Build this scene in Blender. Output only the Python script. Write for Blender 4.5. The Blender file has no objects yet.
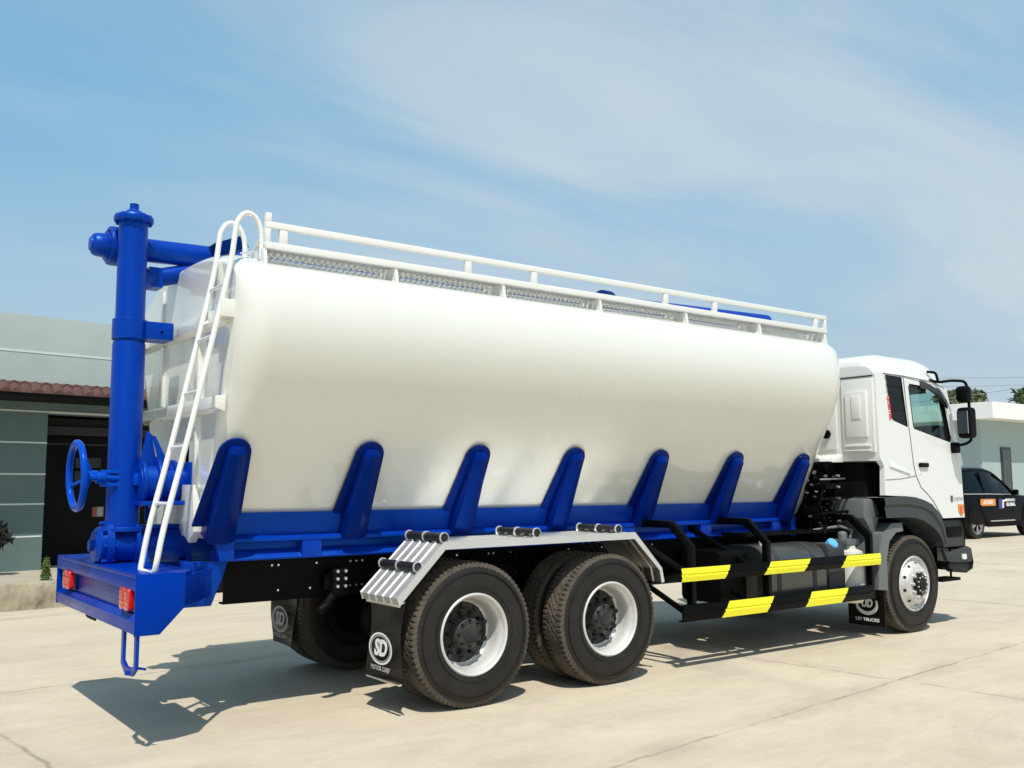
import bpy, bmesh, math, random
from mathutils import Vector, Matrix
random.seed(7)
SC = bpy.context.scene
COL = SC.collection
R = math.radians
PI = math.pi

# ------------------------------------------------------------------ materials
def new_mat(name):
    m = bpy.data.materials.new(name); m.use_nodes = True
    nt = m.node_tree
    return m, nt, nt.nodes['Principled BSDF']

def tint_spec(m, c):
    m.node_tree.nodes['Principled BSDF'].inputs['Specular Tint'].default_value = (*c, 1); return m

def mat(name, col, rough=.5, metal=0., coat=0., var=.0, vscale=6., bump=0., bscale=40., spec=None, dirt=None, dscale=2.5, damt=.5, rvar=0.):
    """painted / metal / rubber surface with a little procedural unevenness"""
    m, nt, p = new_mat(name)
    N, L = nt.nodes, nt.links
    p.inputs['Base Color'].default_value = (*col, 1)
    p.inputs['Roughness'].default_value = rough
    p.inputs['Metallic'].default_value = metal
    p.inputs['Coat Weight'].default_value = coat
    p.inputs['Coat Roughness'].default_value = .06
    if spec is not None: p.inputs['Specular IOR Level'].default_value = spec
    tc = N.new('ShaderNodeTexCoord')
    out = None
    if var:
        n = N.new('ShaderNodeTexNoise'); n.inputs['Scale'].default_value = vscale; n.inputs['Detail'].default_value = 6
        L.new(tc.outputs['Object'], n.inputs['Vector'])
        mx = N.new('ShaderNodeMix'); mx.data_type = 'RGBA'
        mx.inputs[6].default_value = tuple(max(0, c * (1 - var)) for c in col) + (1,)
        mx.inputs[7].default_value = tuple(min(1, c * (1 + var)) for c in col) + (1,)
        L.new(n.outputs[0], mx.inputs[0]); out = mx.outputs[2]
    if dirt:
        n2 = N.new('ShaderNodeTexNoise'); n2.inputs['Scale'].default_value = dscale; n2.inputs['Detail'].default_value = 8; n2.inputs['Roughness'].default_value = .65
        L.new(tc.outputs['Object'], n2.inputs['Vector'])
        rp = N.new('ShaderNodeMapRange'); rp.inputs[1].default_value = .42; rp.inputs[2].default_value = .72; rp.inputs[4].default_value = damt
        L.new(n2.outputs[0], rp.inputs[0])
        mx2 = N.new('ShaderNodeMix'); mx2.data_type = 'RGBA'
        L.new(rp.outputs[0], mx2.inputs[0])
        if out: L.new(out, mx2.inputs[6])
        else: mx2.inputs[6].default_value = (*col, 1)
        mx2.inputs[7].default_value = (*dirt, 1); out = mx2.outputs[2]
    if out: L.new(out, p.inputs['Base Color'])
    if rvar:
        n4 = N.new('ShaderNodeTexNoise'); n4.inputs['Scale'].default_value = 5.; n4.inputs['Detail'].default_value = 5
        L.new(tc.outputs['Object'], n4.inputs['Vector'])
        r4 = N.new('ShaderNodeMapRange'); r4.inputs[1].default_value = .3; r4.inputs[2].default_value = .7
        r4.inputs[3].default_value = max(.02, rough - rvar); r4.inputs[4].default_value = min(1, rough + rvar)
        L.new(n4.outputs[0], r4.inputs[0]); L.new(r4.outputs[0], p.inputs['Roughness'])
    if bump:
        n3 = N.new('ShaderNodeTexNoise'); n3.inputs['Scale'].default_value = bscale; n3.inputs['Detail'].default_value = 5
        L.new(tc.outputs['Object'], n3.inputs['Vector'])
        b = N.new('ShaderNodeBump'); b.inputs['Strength'].default_value = bump; b.inputs['Distance'].default_value = .02
        L.new(n3.outputs[0], b.inputs['Height']); L.new(b.outputs[0], p.inputs['Normal'])
    return m

def glass_mat(name, tint, rough=.02):
    m = bpy.data.materials.new(name); m.use_nodes = True
    nt = m.node_tree; N, L = nt.nodes, nt.links
    for n in list(N): N.remove(n)
    o = N.new('ShaderNodeOutputMaterial'); t = N.new('ShaderNodeBsdfTransparent'); t.inputs[0].default_value = (*tint, 1)
    g = N.new('ShaderNodeBsdfGlossy'); g.inputs['Roughness'].default_value = rough
    lw = N.new('ShaderNodeLayerWeight'); pw = N.new('ShaderNodeMath'); pw.operation = 'POWER'; pw.inputs[1].default_value = 4.
    L.new(lw.outputs['Facing'], pw.inputs[0])
    fr = N.new('ShaderNodeMapRange'); fr.inputs[3].default_value = .045; fr.inputs[4].default_value = .9; L.new(pw.outputs[0], fr.inputs[0])
    mx = N.new('ShaderNodeMixShader')
    L.new(fr.outputs[0], mx.inputs[0]); L.new(t.outputs[0], mx.inputs[1]); L.new(g.outputs[0], mx.inputs[2]); L.new(mx.outputs[0], o.inputs[0])
    return m

M = {}
M['tank_white'] = mat('tank_white_paint', (.735, .73, .66), .24, coat=.9, var=.02, vscale=1.2, bump=.03, bscale=1.1, rvar=.06, dirt=(.62, .59, .49), dscale=.5, damt=.06)
M['tank_white'].node_tree.nodes['Principled BSDF'].inputs['Coat IOR'].default_value = 1.62
M['white'] = mat('white_paint', (.76, .76, .72), .3, coat=.4, var=.02, vscale=3)
M['cab_white'] = mat('cab_white_paint', (.74, .74, .705), .25, coat=.6, var=.015, vscale=2, bump=.01, bscale=2)
M['blue'] = mat('blue_paint', (.0004, .029, .305), .36, var=.10, vscale=4, bump=.01, bscale=5, rvar=.06, spec=.8)
M['blue_checker'] = mat('blue_checker_plate', (.0004, .029, .305), .28, var=.10, vscale=4, spec=.28, rvar=.05)
def checker(m):
    nt = m.node_tree; N, L = nt.nodes, nt.links
    tc = N.new('ShaderNodeTexCoord'); outs = []
    for rot in ((R(45), R(45), 0), (R(-45), R(-45), 0)):
        mp = N.new('ShaderNodeMapping'); mp.inputs['Rotation'].default_value = rot; L.new(tc.outputs['Object'], mp.inputs[0])
        wv = N.new('ShaderNodeTexWave'); wv.inputs['Scale'].default_value = 9.; wv.bands_direction = 'X'; L.new(mp.outputs[0], wv.inputs[0]); outs.append(wv.outputs[0])
    mm = N.new('ShaderNodeMath'); mm.operation = 'MULTIPLY'; L.new(outs[0], mm.inputs[0]); L.new(outs[1], mm.inputs[1])
    b = N.new('ShaderNodeBump'); b.inputs['Strength'].default_value = .16; b.inputs['Distance'].default_value = .004
    L.new(mm.outputs[0], b.inputs['Height']); L.new(b.outputs[0], nt.nodes['Principled BSDF'].inputs['Normal'])
checker(M['blue_checker']); tint_spec(M['blue_checker'], (.10, .40, 1.))
M['shaded_blue'] = mat('shaded_blue_paint', (.0003, .012, .145), .3, var=.15, vscale=5, bump=.01, spec=.22, rvar=.06)  # frame blue darkened to stand in for shade under the tank's overhang
M['dark_blue'] = mat('dark_blue_paint', (.0005, .012, .10), .4, spec=.2, coat=0., var=.2, bump=.05, bscale=20)
M['bright_blue'] = mat('bright_blue_paint', (.001, .055, .42), .32, spec=.25, coat=.1, var=.1)
for k_ in ('blue', 'shaded_blue', 'dark_blue', 'bright_blue'): tint_spec(M[k_], (.10, .40, 1.))
M['black'] = mat('black_chassis_paint', (.0016, .0016, .0018), .55, spec=.10, var=.3, bump=.05, dirt=(.005, .0047, .004), damt=.3)
M['black_gloss'] = mat('black_gloss_paint', (.0016, .0016, .0018), .42, spec=.09)
M['plastic'] = mat('dark_grey_plastic', (.040, .043, .045), .55, var=.1, bump=.08, bscale=300, spec=.35)
M['plastic_dark'] = mat('black_plastic', (.014, .015, .016), .5, spec=.25, bump=.08, bscale=300)
M['grey_plastic'] = mat('grey_plastic', (.13, .14, .14), .5, var=.08, bump=.05, bscale=200)
M['rubber'] = mat('tyre_rubber', (.0088, .0073, .0058), .52, var=.3, vscale=10, bump=.1, bscale=120, spec=.4, dirt=(.034, .026, .018), dscale=5, damt=.4)
M['tread'] = mat('dusty_tread_rubber', (.060, .049, .036), .85, var=.4, vscale=14, bump=.2, bscale=90, dirt=(.125, .10, .07), dscale=6, damt=.7)
M['flap'] = mat('mudflap_rubber', (.004, .0036, .0032), .36, var=.3, vscale=3, bump=.25, bscale=5, spec=.25, dirt=(.022, .017, .011), dscale=2.6, damt=.5)
M['roller'] = mat('roller_rubber', (.012, .012, .013), .5, bump=.05)
M['rim_silver'] = mat('rim_silver_paint', (.66, .65, .62), .36, metal=.25, coat=.3, var=.05, dirt=(.3, .26, .2), dscale=4, damt=.25)
M['steel'] = mat('bare_steel', (.55, .55, .55), .32, metal=.9, var=.15, vscale=12)
M['front_rim'] = mat('front_rim_steel', (.64, .64, .62), .42, metal=.25, var=.12, vscale=9, dirt=(.25, .17, .09), dscale=7, damt=.4)
M['alu'] = mat('aluminium_plate', (.86, .85, .82), .36, metal=1., var=.05, vscale=9, rvar=.04)
M['alu_matt'] = mat('scuffed_aluminium_plate', (.60, .60, .59), .42, metal=.6, var=.2, vscale=12, dirt=(.36, .34, .31), dscale=6, damt=.5)
M['alu_edge'] = mat('bright_aluminium_edge', (.66, .66, .65), .36, metal=.6, var=.08)
M['zinc'] = mat('galvanised_mesh', (.6, .61, .6), .42, metal=.5, var=.1)
M['hub'] = mat('hub_casting', (.004, .004, .0043), .5, var=.3, bump=.1, spec=.2, dirt=(.03, .027, .024), damt=.4)
M['hub_grey'] = mat('hub_dull_grey', (.022, .022, .022), .55, var=.5, vscale=12, bump=.15, spec=.3, dirt=(.085, .08, .072), dscale=7, damt=.6)
M['yellow'] = mat('yellow_reflective_paint', (.88, .80, .008), .4, coat=.3, var=.03)
M['red_lens'] = mat('red_lamp_lens', (.62, .015, .006), .18, coat=1., var=.1)
M['orange_lens'] = mat('amber_lamp_lens', (.75, .12, .01), .2, coat=1.)
M['lamp_base'] = mat('lamp_housing', (.02, .018, .05), .4)
M['lens_white'] = mat('clear_lamp_lens', (.8, .8, .78), .15, coat=1.)
M['emblem'] = mat('white_emblem_print', (.8, .8, .79), .5, var=.05)
M['emblem_grey'] = mat('grey_print', (.36, .36, .37), .5)
M['red_print'] = mat('red_print', (.65, .05, .06), .45)
M['dark_print'] = mat('dark_print', (.08, .08, .085), .4)
M['orange_print'] = mat('orange_print', (.72, .25, .03), .4, var=.2, vscale=60)
M['purple_print'] = mat('violet_print', (.06, .03, .25), .4)
M['blue_cap'] = mat('light_blue_cap', (.12, .42, .75), .4)
M['cream_tank'] = mat('cream_reservoir_plastic', (.68, .66, .58), .4, var=.08, vscale=3, dirt=(.35, .3, .22), damt=.3)
M['fuel_tank'] = mat('fuel_tank_metal', (.12, .122, .112), .3, metal=.65, var=.12, vscale=3)
M['cab_glass'] = glass_mat('cab_glass', (.66, .84, .80))
M['dark_glass'] = mat('dark_cab_glass', (.0025, .004, .004), .3, spec=.25)
M['mirror'] = mat('mirror_glass', (.75, .78, .8), .03, metal=1.)
M['seat_fabric'] = mat('seat_fabric', (.03, .045, .055), .9, bump=.3, bscale=200)
M['dash'] = mat('dashboard_plastic', (.03, .032, .035), .6, bump=.1)
M['engine_black'] = mat('engine_matt_black', (.002, .002, .002), .8, spec=.15, bump=.2, bscale=30)  # even near-black for the engine block
M['hose'] = mat('rubber_hose', (.012, .012, .012), .5)
M['car_black'] = mat('car_black_paint', (.0015, .002, .003), .3, spec=.06)
M['car_glass'] = mat('car_window_glass', (.002, .003, .0035), .12, spec=.10)
M['car_trim'] = mat('car_trim', (.75, .75, .74), .25, metal=.8)
M['car_plastic'] = mat('car_sill_plastic', (.004, .004, .004), .7, spec=.12)

# concrete yard ----------------------------------------------------
def concrete_yard():
    m, nt, p = new_mat('concrete_yard')
    N, L = nt.nodes, nt.links
    geo = N.new('ShaderNodeNewGeometry')
    def noise(scale, detail=6, rough=.6, vec=None, dist=0.):
        n = N.new('ShaderNodeTexNoise'); n.inputs['Scale'].default_value = scale; n.inputs['Detail'].default_value = detail
        n.inputs['Roughness'].default_value = rough; n.inputs['Distortion'].default_value = dist
        L.new(vec if vec else geo.outputs['Position'], n.inputs['Vector']); return n.outputs[0]
    def ramp(src, a, b, lo=0., hi=1.):
        r = N.new('ShaderNodeMapRange'); r.inputs[1].default_value = a; r.inputs[2].default_value = b; r.inputs[3].default_value = lo; r.inputs[4].default_value = hi
        L.new(src, r.inputs[0]); return r.outputs[0]
    def mixc(f, a, b):
        mx = N.new('ShaderNodeMix'); mx.data_type = 'RGBA'; L.new(f, mx.inputs[0])
        for i, c in ((6, a), (7, b)):
            if isinstance(c, tuple): mx.inputs[i].default_value = (*c, 1)
            else: L.new(c, mx.inputs[i])
        return mx.outputs[2]
    def math_(op, a, b=None):
        n = N.new('ShaderNodeMath'); n.operation = op
        for i, v in ((0, a), (1, b)):
            if v is None: continue
            if isinstance(v, (int, float)): n.inputs[i].default_value = v
            else: L.new(v, n.inputs[i])
        return n.outputs[0]
    # slab coordinates: turned a few degrees against the truck
    mp = N.new('ShaderNodeMapping'); mp.inputs['Rotation'].default_value = (0, 0, R(-6)); L.new(geo.outputs['Position'], mp.inputs['Vector'])
    sep = N.new('ShaderNodeSeparateXYZ'); L.new(mp.outputs[0], sep.inputs[0])
    # streaks drawn out along the brushed direction
    st = N.new('ShaderNodeMapping'); st.inputs['Scale'].default_value = (.6, 1.7, 1); st.inputs['Rotation'].default_value = (0, 0, R(-20)); L.new(geo.outputs['Position'], st.inputs['Vector'])
    c = mixc(ramp(noise(.45, 5), .3, .7), (.495, .415, .302), (.635, .54, .405))
    c = mixc(ramp(noise(1.7, 8, .7, st.outputs[0], .6), .40, .66, 0, .5), c, (.66, .585, .44))
    c = mixc(ramp(noise(1.1, 8, .72, st.outputs[0], 1.2), .50, .74, 0, .38), c, (.365, .31, .225))
    c = mixc(ramp(noise(9., 8, .75), .52, .72, 0, .28), c, (.33, .275, .185))
    c = mixc(ramp(noise(95., 5, .8), .38, .62, 0, .26), c, (.27, .22, .15))
    # small dark marks
    v = N.new('ShaderNodeTexVoronoi'); v.inputs['Scale'].default_value = 1.3; L.new(geo.outputs['Position'], v.inputs['Vector'])
    c = mixc(ramp(v.outputs['Distance'], .012, .03, .55, 0.), c, (.10, .08, .06))
    # slab tone + joints
    wob = ramp(noise(2.2, 4), 0, 1, -.05, .05)
    def joint(axis, period, off, w):
        a = math_('ADD', math_('ADD', sep.outputs[axis], wob), off)
        fr = math_('PINGPONG', a, period / 2)
        return ramp(fr, w * .3, w, 1., 0.)
    j = math_('MAXIMUM', joint(0, 5.9, 2.85 + 5.9, .022), joint(1, 4.6, 2.85 + 4.6, .022))
    gap = ramp(noise(3.5, 4), .38, .58, .12, .5)
    c = mixc(math_('MULTIPLY', j, gap), c, (.11, .09, .07))
    jw = math_('MAXIMUM', joint(0, 5.9, 2.85 + 5.9, .22), joint(1, 4.6, 2.85 + 4.6, .22))
    c = mixc(math_('MULTIPLY', jw, ramp(noise(1.4, 6), .4, .7, 0, .35)), c, (.25, .215, .17))
    # faint curved tyre marks
    ring = N.new('ShaderNodeTexWave'); ring.wave_type = 'RINGS'; ring.rings_direction = 'Z'; ring.inputs['Scale'].default_value = .16; ring.inputs['Distortion'].default_value = 1.2; ring.inputs['Detail'].default_value = 2
    mp2 = N.new('ShaderNodeMapping'); mp2.inputs['Location'].default_value = (-9, 3.5, 0); L.new(geo.outputs['Position'], mp2.inputs['Vector']); L.new(mp2.outputs[0], ring.inputs['Vector'])
    tm = math_('MULTIPLY', ramp(ring.outputs[0], .80, .97), ramp(noise(.5, 6, .7), .5, .75, 0, .42))
    c = mixc(tm, c, (.22, .20, .17))
    L.new(c, p.inputs['Base Color'])
    p.inputs['Roughness'].default_value = .8; p.inputs['Specular IOR Level'].default_value = .3
    b = N.new('ShaderNodeBump'); b.inputs['Strength'].default_value = .25; b.inputs['Distance'].default_value = .01
    L.new(noise(45., 8, .7), b.inputs['Height']); L.new(b.outputs[0], p.inputs['Normal'])
    return m
M['yard'] = concrete_yard()
M['render_wall'] = mat('pale_green_render', (.43, .50, .47), .8, var=.06, vscale=1.5, bump=.15, bscale=60, dirt=(.34, .38, .35), dscale=.9, damt=.35)
M['lower_wall'] = mat('grey_green_render_shaded', (.115, .175, .168), .75, var=.08, vscale=2, bump=.15, bscale=60, dirt=(.08, .12, .115), dscale=1.5, damt=.4)  # grey-green render, its colour darkened further for the awning's shade
M['groove'] = mat('white_groove_paint', (.62, .66, .62), .7, var=.1)
M['roof_tile'] = mat('clay_roof_tile', (.098, .045, .036), .85, var=.35, vscale=9, bump=.2, dirt=(.06, .034, .03), dscale=5, damt=.5)
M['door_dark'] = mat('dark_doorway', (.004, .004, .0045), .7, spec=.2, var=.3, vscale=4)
M['shutter'] = mat('shutter_metal', (.022, .024, .022), .6, var=.2, vscale=3)
M['old_concrete'] = mat('stained_concrete', (.40, .345, .24), .9, var=.25, vscale=3, bump=.6, bscale=14, dirt=(.085, .075, .04), dscale=3.2, damt=.85)
M['terrace'] = mat('terrace_concrete', (.42, .38, .30), .85, var=.15, vscale=2, bump=.2, dirt=(.25, .22, .16), damt=.4)
M['right_wall_light'] = mat('aqua_render', (.36, .45, .44), .8, var=.05, vscale=.6, bump=.1)
M['right_fascia'] = mat('white_fascia', (.82, .81, .78), .7, var=.03)
M['frame_dark'] = mat('window_frame_dark', (.03, .035, .035), .5)
M['pane'] = mat('building_window_glass', (.012, .02, .02), .06, coat=.5)
M['leaf_dark'] = mat('dark_red_leaf', (.014, .011, .010), .6, var=.5, vscale=5)
M['leaf_green'] = mat('green_leaf', (.10, .16, .03), .6, var=.5, vscale=4)
M['leaf_olive'] = mat('olive_leaf', (.085, .10, .03), .6, var=.45, vscale=1)
M['leaf_deep'] = mat('deep_green_leaf', (.04, .075, .02), .6, var=.5, vscale=1)
M['bark'] = mat('bark', (.09, .065, .045), .9, bump=.5)
M['seam'] = mat('panel_gap_shadow', (.22, .22, .21), .6)
M['cable'] = mat('power_cable', (.22, .24, .26), .6)
M['poster_red'] = mat('poster_red', (.35, .06, .05), .6)
M['poster_white'] = mat('poster_grey', (.32, .33, .30), .6)

# ------------------------------------------------------------------ mesh helper
class MB:
    def __init__(s): s.v, s.f, s.m = [], [], []
    def add(s, vs, fs, mi=0, mtx=None):
        o = len(s.v)
        for p in vs:
            p = Vector(p); s.v.append(mtx @ p if mtx else p)
        for f in fs: s.f.append([i + o for i in f]); s.m.append(mi)
        return s
    def box(s, x0, x1, y0, y1, z0, z1, mi=0, mtx=None):
        vs = [(x, y, z) for x in (x0, x1) for y in (y0, y1) for z in (z0, z1)]
        return s.add(vs, [(0, 1, 3, 2), (4, 6, 7, 5), (0, 4, 5, 1), (2, 3, 7, 6), (0, 2, 6, 4), (1, 5, 7, 3)], mi, mtx)
    def prism(s, poly, plane, a, b, mi=0, mtx=None):
        def P(u, v, w): return {'xz': (u, w, v), 'xy': (u, v, w), 'yz': (w, u, v)}[plane]
        n = len(poly)
        vs = [P(u, v, a) for u, v in poly] + [P(u, v, b) for u, v in poly]
        fs = [tuple(range(n))[::-1], tuple(range(n, 2 * n))] + [(i, (i + 1) % n, n + (i + 1) % n, n + i) for i in range(n)]
        return s.add(vs, fs, mi, mtx)
    def lathe(s, prof, origin=(0, 0, 0), axis='y', n=48, mi=0, cap0=False, cap1=False, mtx=None):
        """prof: (radius, distance along axis)"""
        vs = []
        for r, a in prof:
            for k in range(n):
                t = 2 * PI * k / n; c, d = r * math.cos(t), r * math.sin(t)
                q = {'y': (c, a, d), 'x': (a, c, d), 'z': (c, d, a)}[axis]
                vs.append(Vector(q) + Vector(origin))
        fs = []
        for i in range(len(prof) - 1):
            for k in range(n):
                k2 = (k + 1) % n; fs.append((i * n + k, i * n + k2, (i + 1) * n + k2, (i + 1) * n + k))
        if cap0: fs.append(tuple(range(n)))
        if cap1: fs.append(tuple(range((len(prof) - 1) * n, len(prof) * n)))
        return s.add(vs, fs, mi, mtx)
    def cyl(s, origin, axis, r, a0, a1, n=24, mi=0, mtx=None):
        return s.lathe([(r, a0), (r, a1)], origin, axis, n, mi, True, True, mtx)
    def tube(s, pts, r, n=10, closed=False, mi=0, fillet=0., rect=None, up=None):
        pts = [Vector(p) for p in pts]
        if fillet:
            out = []
            L = len(pts)
            for i, p in enumerate(pts):
                if (i in (0, L - 1)) and not closed: out.append(p); continue
                a, b = pts[i - 1], pts[(i + 1) % L]
                d1, d2 = (a - p), (b - p)
                k = min(fillet, d1.length * .48, d2.length * .48)
                q1, q2 = p + d1.normalized() * k, p + d2.normalized() * k
                for t in (0, .2, .4, .6, .8, 1):
                    out.append(q1.lerp(p, t).lerp(p.lerp(q2, t), t))
            pts = out
        m = len(pts); rings = []
        prev = None
        for i, p in enumerate(pts):
            if closed: t = pts[(i + 1) % m] - pts[i - 1]
            elif i == 0: t = pts[1] - p
            elif i == m - 1: t = p - pts[i - 1]
            else: t = (pts[i + 1] - p).normalized() + (p - pts[i - 1]).normalized()
            t.normalize()
            if prev is None:
                u = Vector(up) if up else (Vector((0, 0, 1)) if abs(t.z) < .9 else Vector((1, 0, 0)))
            else: u = prev
            u = (u - t * u.dot(t)).normalized(); prev = u
            w = t.cross(u)
            if rect:
                a, b = rect
                ring = [p + u * x + w * y for x, y in ((a, b), (a, -b), (-a, -b), (-a, b))]
            else:
                ring = [p + (u * math.cos(2 * PI * k / n) + w * math.sin(2 * PI * k / n)) * r for k in range(n)]
            rings.append(ring)
        k = 4 if rect else n
        vs = [q for ring in rings for q in ring]; fs = []
        for i in range(m if closed else m - 1):
            i2 = (i + 1) % m
            for j in range(k): fs.append((i * k + j, i * k + (j + 1) % k, i2 * k + (j + 1) % k, i2 * k + j))
        if not closed: fs += [tuple(range(k)), tuple(range((m - 1) * k, m * k))]
        return s.add(vs, fs, mi)
    def loft(s, rings, mi=0, closed=True, cap0=False, cap1=False):
        k = len(rings[0]); vs = [q for r_ in rings for q in r_]; fs = []
        for i in range(len(rings) - 1):
            for j in range(k if closed else k - 1):
                fs.append((i * k + j, i * k + (j + 1) % k, (i + 1) * k + (j + 1) % k, (i + 1) * k + j))
        if cap0: fs.append(tuple(range(k)))
        if cap1: fs.append(tuple(range((len(rings) - 1) * k, len(rings) * k)))
        return s.add(vs, fs, mi)
    def holed(s, outer, holes, fn, mi=0):
        """flat polygon with holes (u, v) mapped to 3D by fn"""
        bm = bmesh.new()
        for loop in [outer] + holes:
            vv = [bm.verts.new((u, v, 0)) for u, v in loop]
            for i in range(len(vv)): bm.edges.new((vv[i], vv[(i + 1) % len(vv)]))
        bmesh.ops.triangle_fill(bm, use_beauty=True, edges=bm.edges[:])
        bm.verts.index_update()
        s.add([fn(v.co.x, v.co.y) for v in bm.verts], [[v.index for v in f.verts] for f in bm.faces], mi)
        bm.free(); return s
    def mesh(s, name, mats, bevel=0., angle=35, thick=0.):
        me = bpy.data.meshes.new(name)
        bm = bmesh.new()
        vs = [bm.verts.new(p) for p in s.v]
        for f, mi in zip(s.f, s.m):
            try:
                q = bm.faces.new([vs[i] for i in f]); q.material_index = mi
            except ValueError: pass
        bmesh.ops.recalc_face_normals(bm, faces=bm.faces)
        if thick: bmesh.ops.solidify(bm, geom=bm.faces[:], thickness=thick)
        if bevel:
            ed = [e for e in bm.edges if len(e.link_faces) == 2 and e.calc_face_angle(0) > R(40)]
            bmesh.ops.bevel(bm, geom=ed, offset=bevel, segments=2, affect='EDGES', profile=.6, clamp_overlap=True)
        bm.to_mesh(me); bm.free()
        me.shade_smooth(); me.set_sharp_from_angle(angle=R(angle))
        for m_ in (mats if isinstance(mats, (list, tuple)) else [mats]): me.materials.append(M[m_])
        return me
    def build(s, name, mats, parent=None, bevel=0., angle=35, thick=0., loc=None):
        o = bpy.data.objects.new(name, s.mesh(name, mats, bevel, angle, thick)); COL.objects.link(o)
        if loc: o.location = loc
        if parent: o.parent = parent
        return o

def each(mb, name, mats, parent=None, bevel=0., angle=35):
    """one object per loose piece"""
    par = list(range(len(mb.v)))
    def find(i):
        while par[i] != i: par[i] = par[par[i]]; i = par[i]
        return i
    for f in mb.f:
        r0 = find(f[0])
        for i in f[1:]: par[find(i)] = r0
    groups = {}
    for f, mi in zip(mb.f, mb.m): groups.setdefault(find(f[0]), []).append((f, mi))
    out = []
    for fs in groups.values():
        idx = {}; q = MB()
        for f, mi in fs:
            for i in f:
                if i not in idx: idx[i] = len(q.v); q.v.append(mb.v[i])
            q.f.append([idx[i] for i in f]); q.m.append(mi)
        out.append(q.build(name, mats, parent, bevel, angle))
    return out

def tag(o, label=None, cat=None, group=None, kind=None):
    for k, v in (('label', label), ('category', cat), ('group', group), ('kind', kind)):
        if v: o[k] = v
    return o
def thing(name, label, cat, loc=(0, 0, 0), rz=0., group=None):
    o = bpy.data.objects.new(name, None); COL.objects.link(o); o.empty_display_size = .3
    o.location = loc; o.rotation_euler = (0, 0, rz)
    return tag(o, label, cat, group)
def text_into(mb, body, size, mtx, mi=0, shear=0., off=0., width=None):
    cu = bpy.data.curves.new('letters', 'FONT'); cu.body = body; cu.size = size; cu.align_x = 'CENTER'; cu.align_y = 'CENTER'
    cu.shear = shear; cu.offset = off; cu.extrude = .0012; cu.resolution_u = 3
    ob = bpy.data.objects.new('letters', cu); COL.objects.link(ob)
    dg = bpy.context.evaluated_depsgraph_get(); dg.update()
    me = bpy.data.meshes.new_from_object(ob.evaluated_get(dg))
    vs = [v.co.copy() for v in me.vertices]
    if width and vs:
        xs = [v.x for v in vs]; k = width / (max(xs) - min(xs))
        for v in vs: v.x *= k
    mb.add(vs, [list(p.vertices) for p in me.polygons], mi, mtx)
    bpy.data.objects.remove(ob); bpy.data.curves.remove(cu); bpy.data.meshes.remove(me)
def frame(origin, xdir, ydir):
    x, y = Vector(xdir).normalized(), Vector(ydir).normalized(); z = x.cross(y)
    m = Matrix((x, y, z)).transposed().to_4x4(); m.translation = Vector(origin); return m
def rounded(w0, w1, h0, h1, r, n=5):
    out = []
    for cx_, cy_, a0 in ((w1 - r, h0 + r, -90), (w1 - r, h1 - r, 0), (w0 + r, h1 - r, 90), (w0 + r, h0 + r, 180)):
        for i in range(n + 1):
            a = R(a0 + 90 * i / n); out.append((cx_ + r * math.cos(a), cy_ + r * math.sin(a)))
    return out
def spline(pts, n):
    """Catmull-Rom through 2D/3D points, n samples per span"""
    P = [Vector(p) for p in pts]; out = []
    for i in range(len(P) - 1):
        p0 = P[i - 1] if i else P[0] * 2 - P[1]; p3 = P[i + 2] if i + 2 < len(P) else P[-1] * 2 - P[-2]
        a, b = P[i], P[i + 1]
        for k in range(n):
            t = k / n
            out.append(.5 * ((2 * a) + (b - p0) * t + (2 * p0 - 5 * a + 4 * b - p3) * t * t + (3 * a - p0 - 3 * b + p3) * t ** 3))
    out.append(P[-1]); return out

# ------------------------------------------------------------------ camera
cd = bpy.data.cameras.new('camera'); cam = bpy.data.objects.new('camera', cd); COL.objects.link(cam)
cd.sensor_width = 36; cd.lens = 33.531; cd.clip_end = 3000; cd.clip_start = .05
rr, uu, ff = Vector((.801463, -.598034, -.003681)), Vector((-.060698, -.087466, .994317)), Vector((.594957, .796684, .1064))
mw = Matrix((rr, uu, -ff)).transposed().to_4x4(); mw.translation = Vector((-4.041, -7.0867, 1.603)); cam.matrix_world = mw
SC.camera = cam

# ------------------------------------------------------------------ light and sky
SUN = Vector((-.30, -.49, 1.0)).normalized()
elev = math.asin(SUN.z)
w = bpy.data.worlds.new('World'); SC.world = w; w.use_nodes = True
nt = w.node_tree; N, L = nt.nodes, nt.links
bg = N['Background']; bg.inputs[1].default_value = .13
sky = N.new('ShaderNodeTexSky'); sky.sky_type = 'NISHITA'; sky.sun_disc = False
sky.sun_elevation = elev; sky.sun_rotation = math.atan2(SUN.x, SUN.y); sky.altitude = 50; sky.air_density = 1.0; sky.dust_density = 1.6; sky.ozone_density = 1.2
tc = N.new('ShaderNodeTexCoord')
sep = N.new('ShaderNodeSeparateXYZ'); L.new(tc.outputs['Generated'], sep.inputs[0])
def wmath(op, a, b=None):
    n = N.new('ShaderNodeMath'); n.operation = op
    for i, v in ((0, a), (1, b)):
        if v is None: continue
        if isinstance(v, (int, float)): n.inputs[i].default_value = v
        else: L.new(v, n.inputs[i])
    return n.outputs[0]
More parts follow.
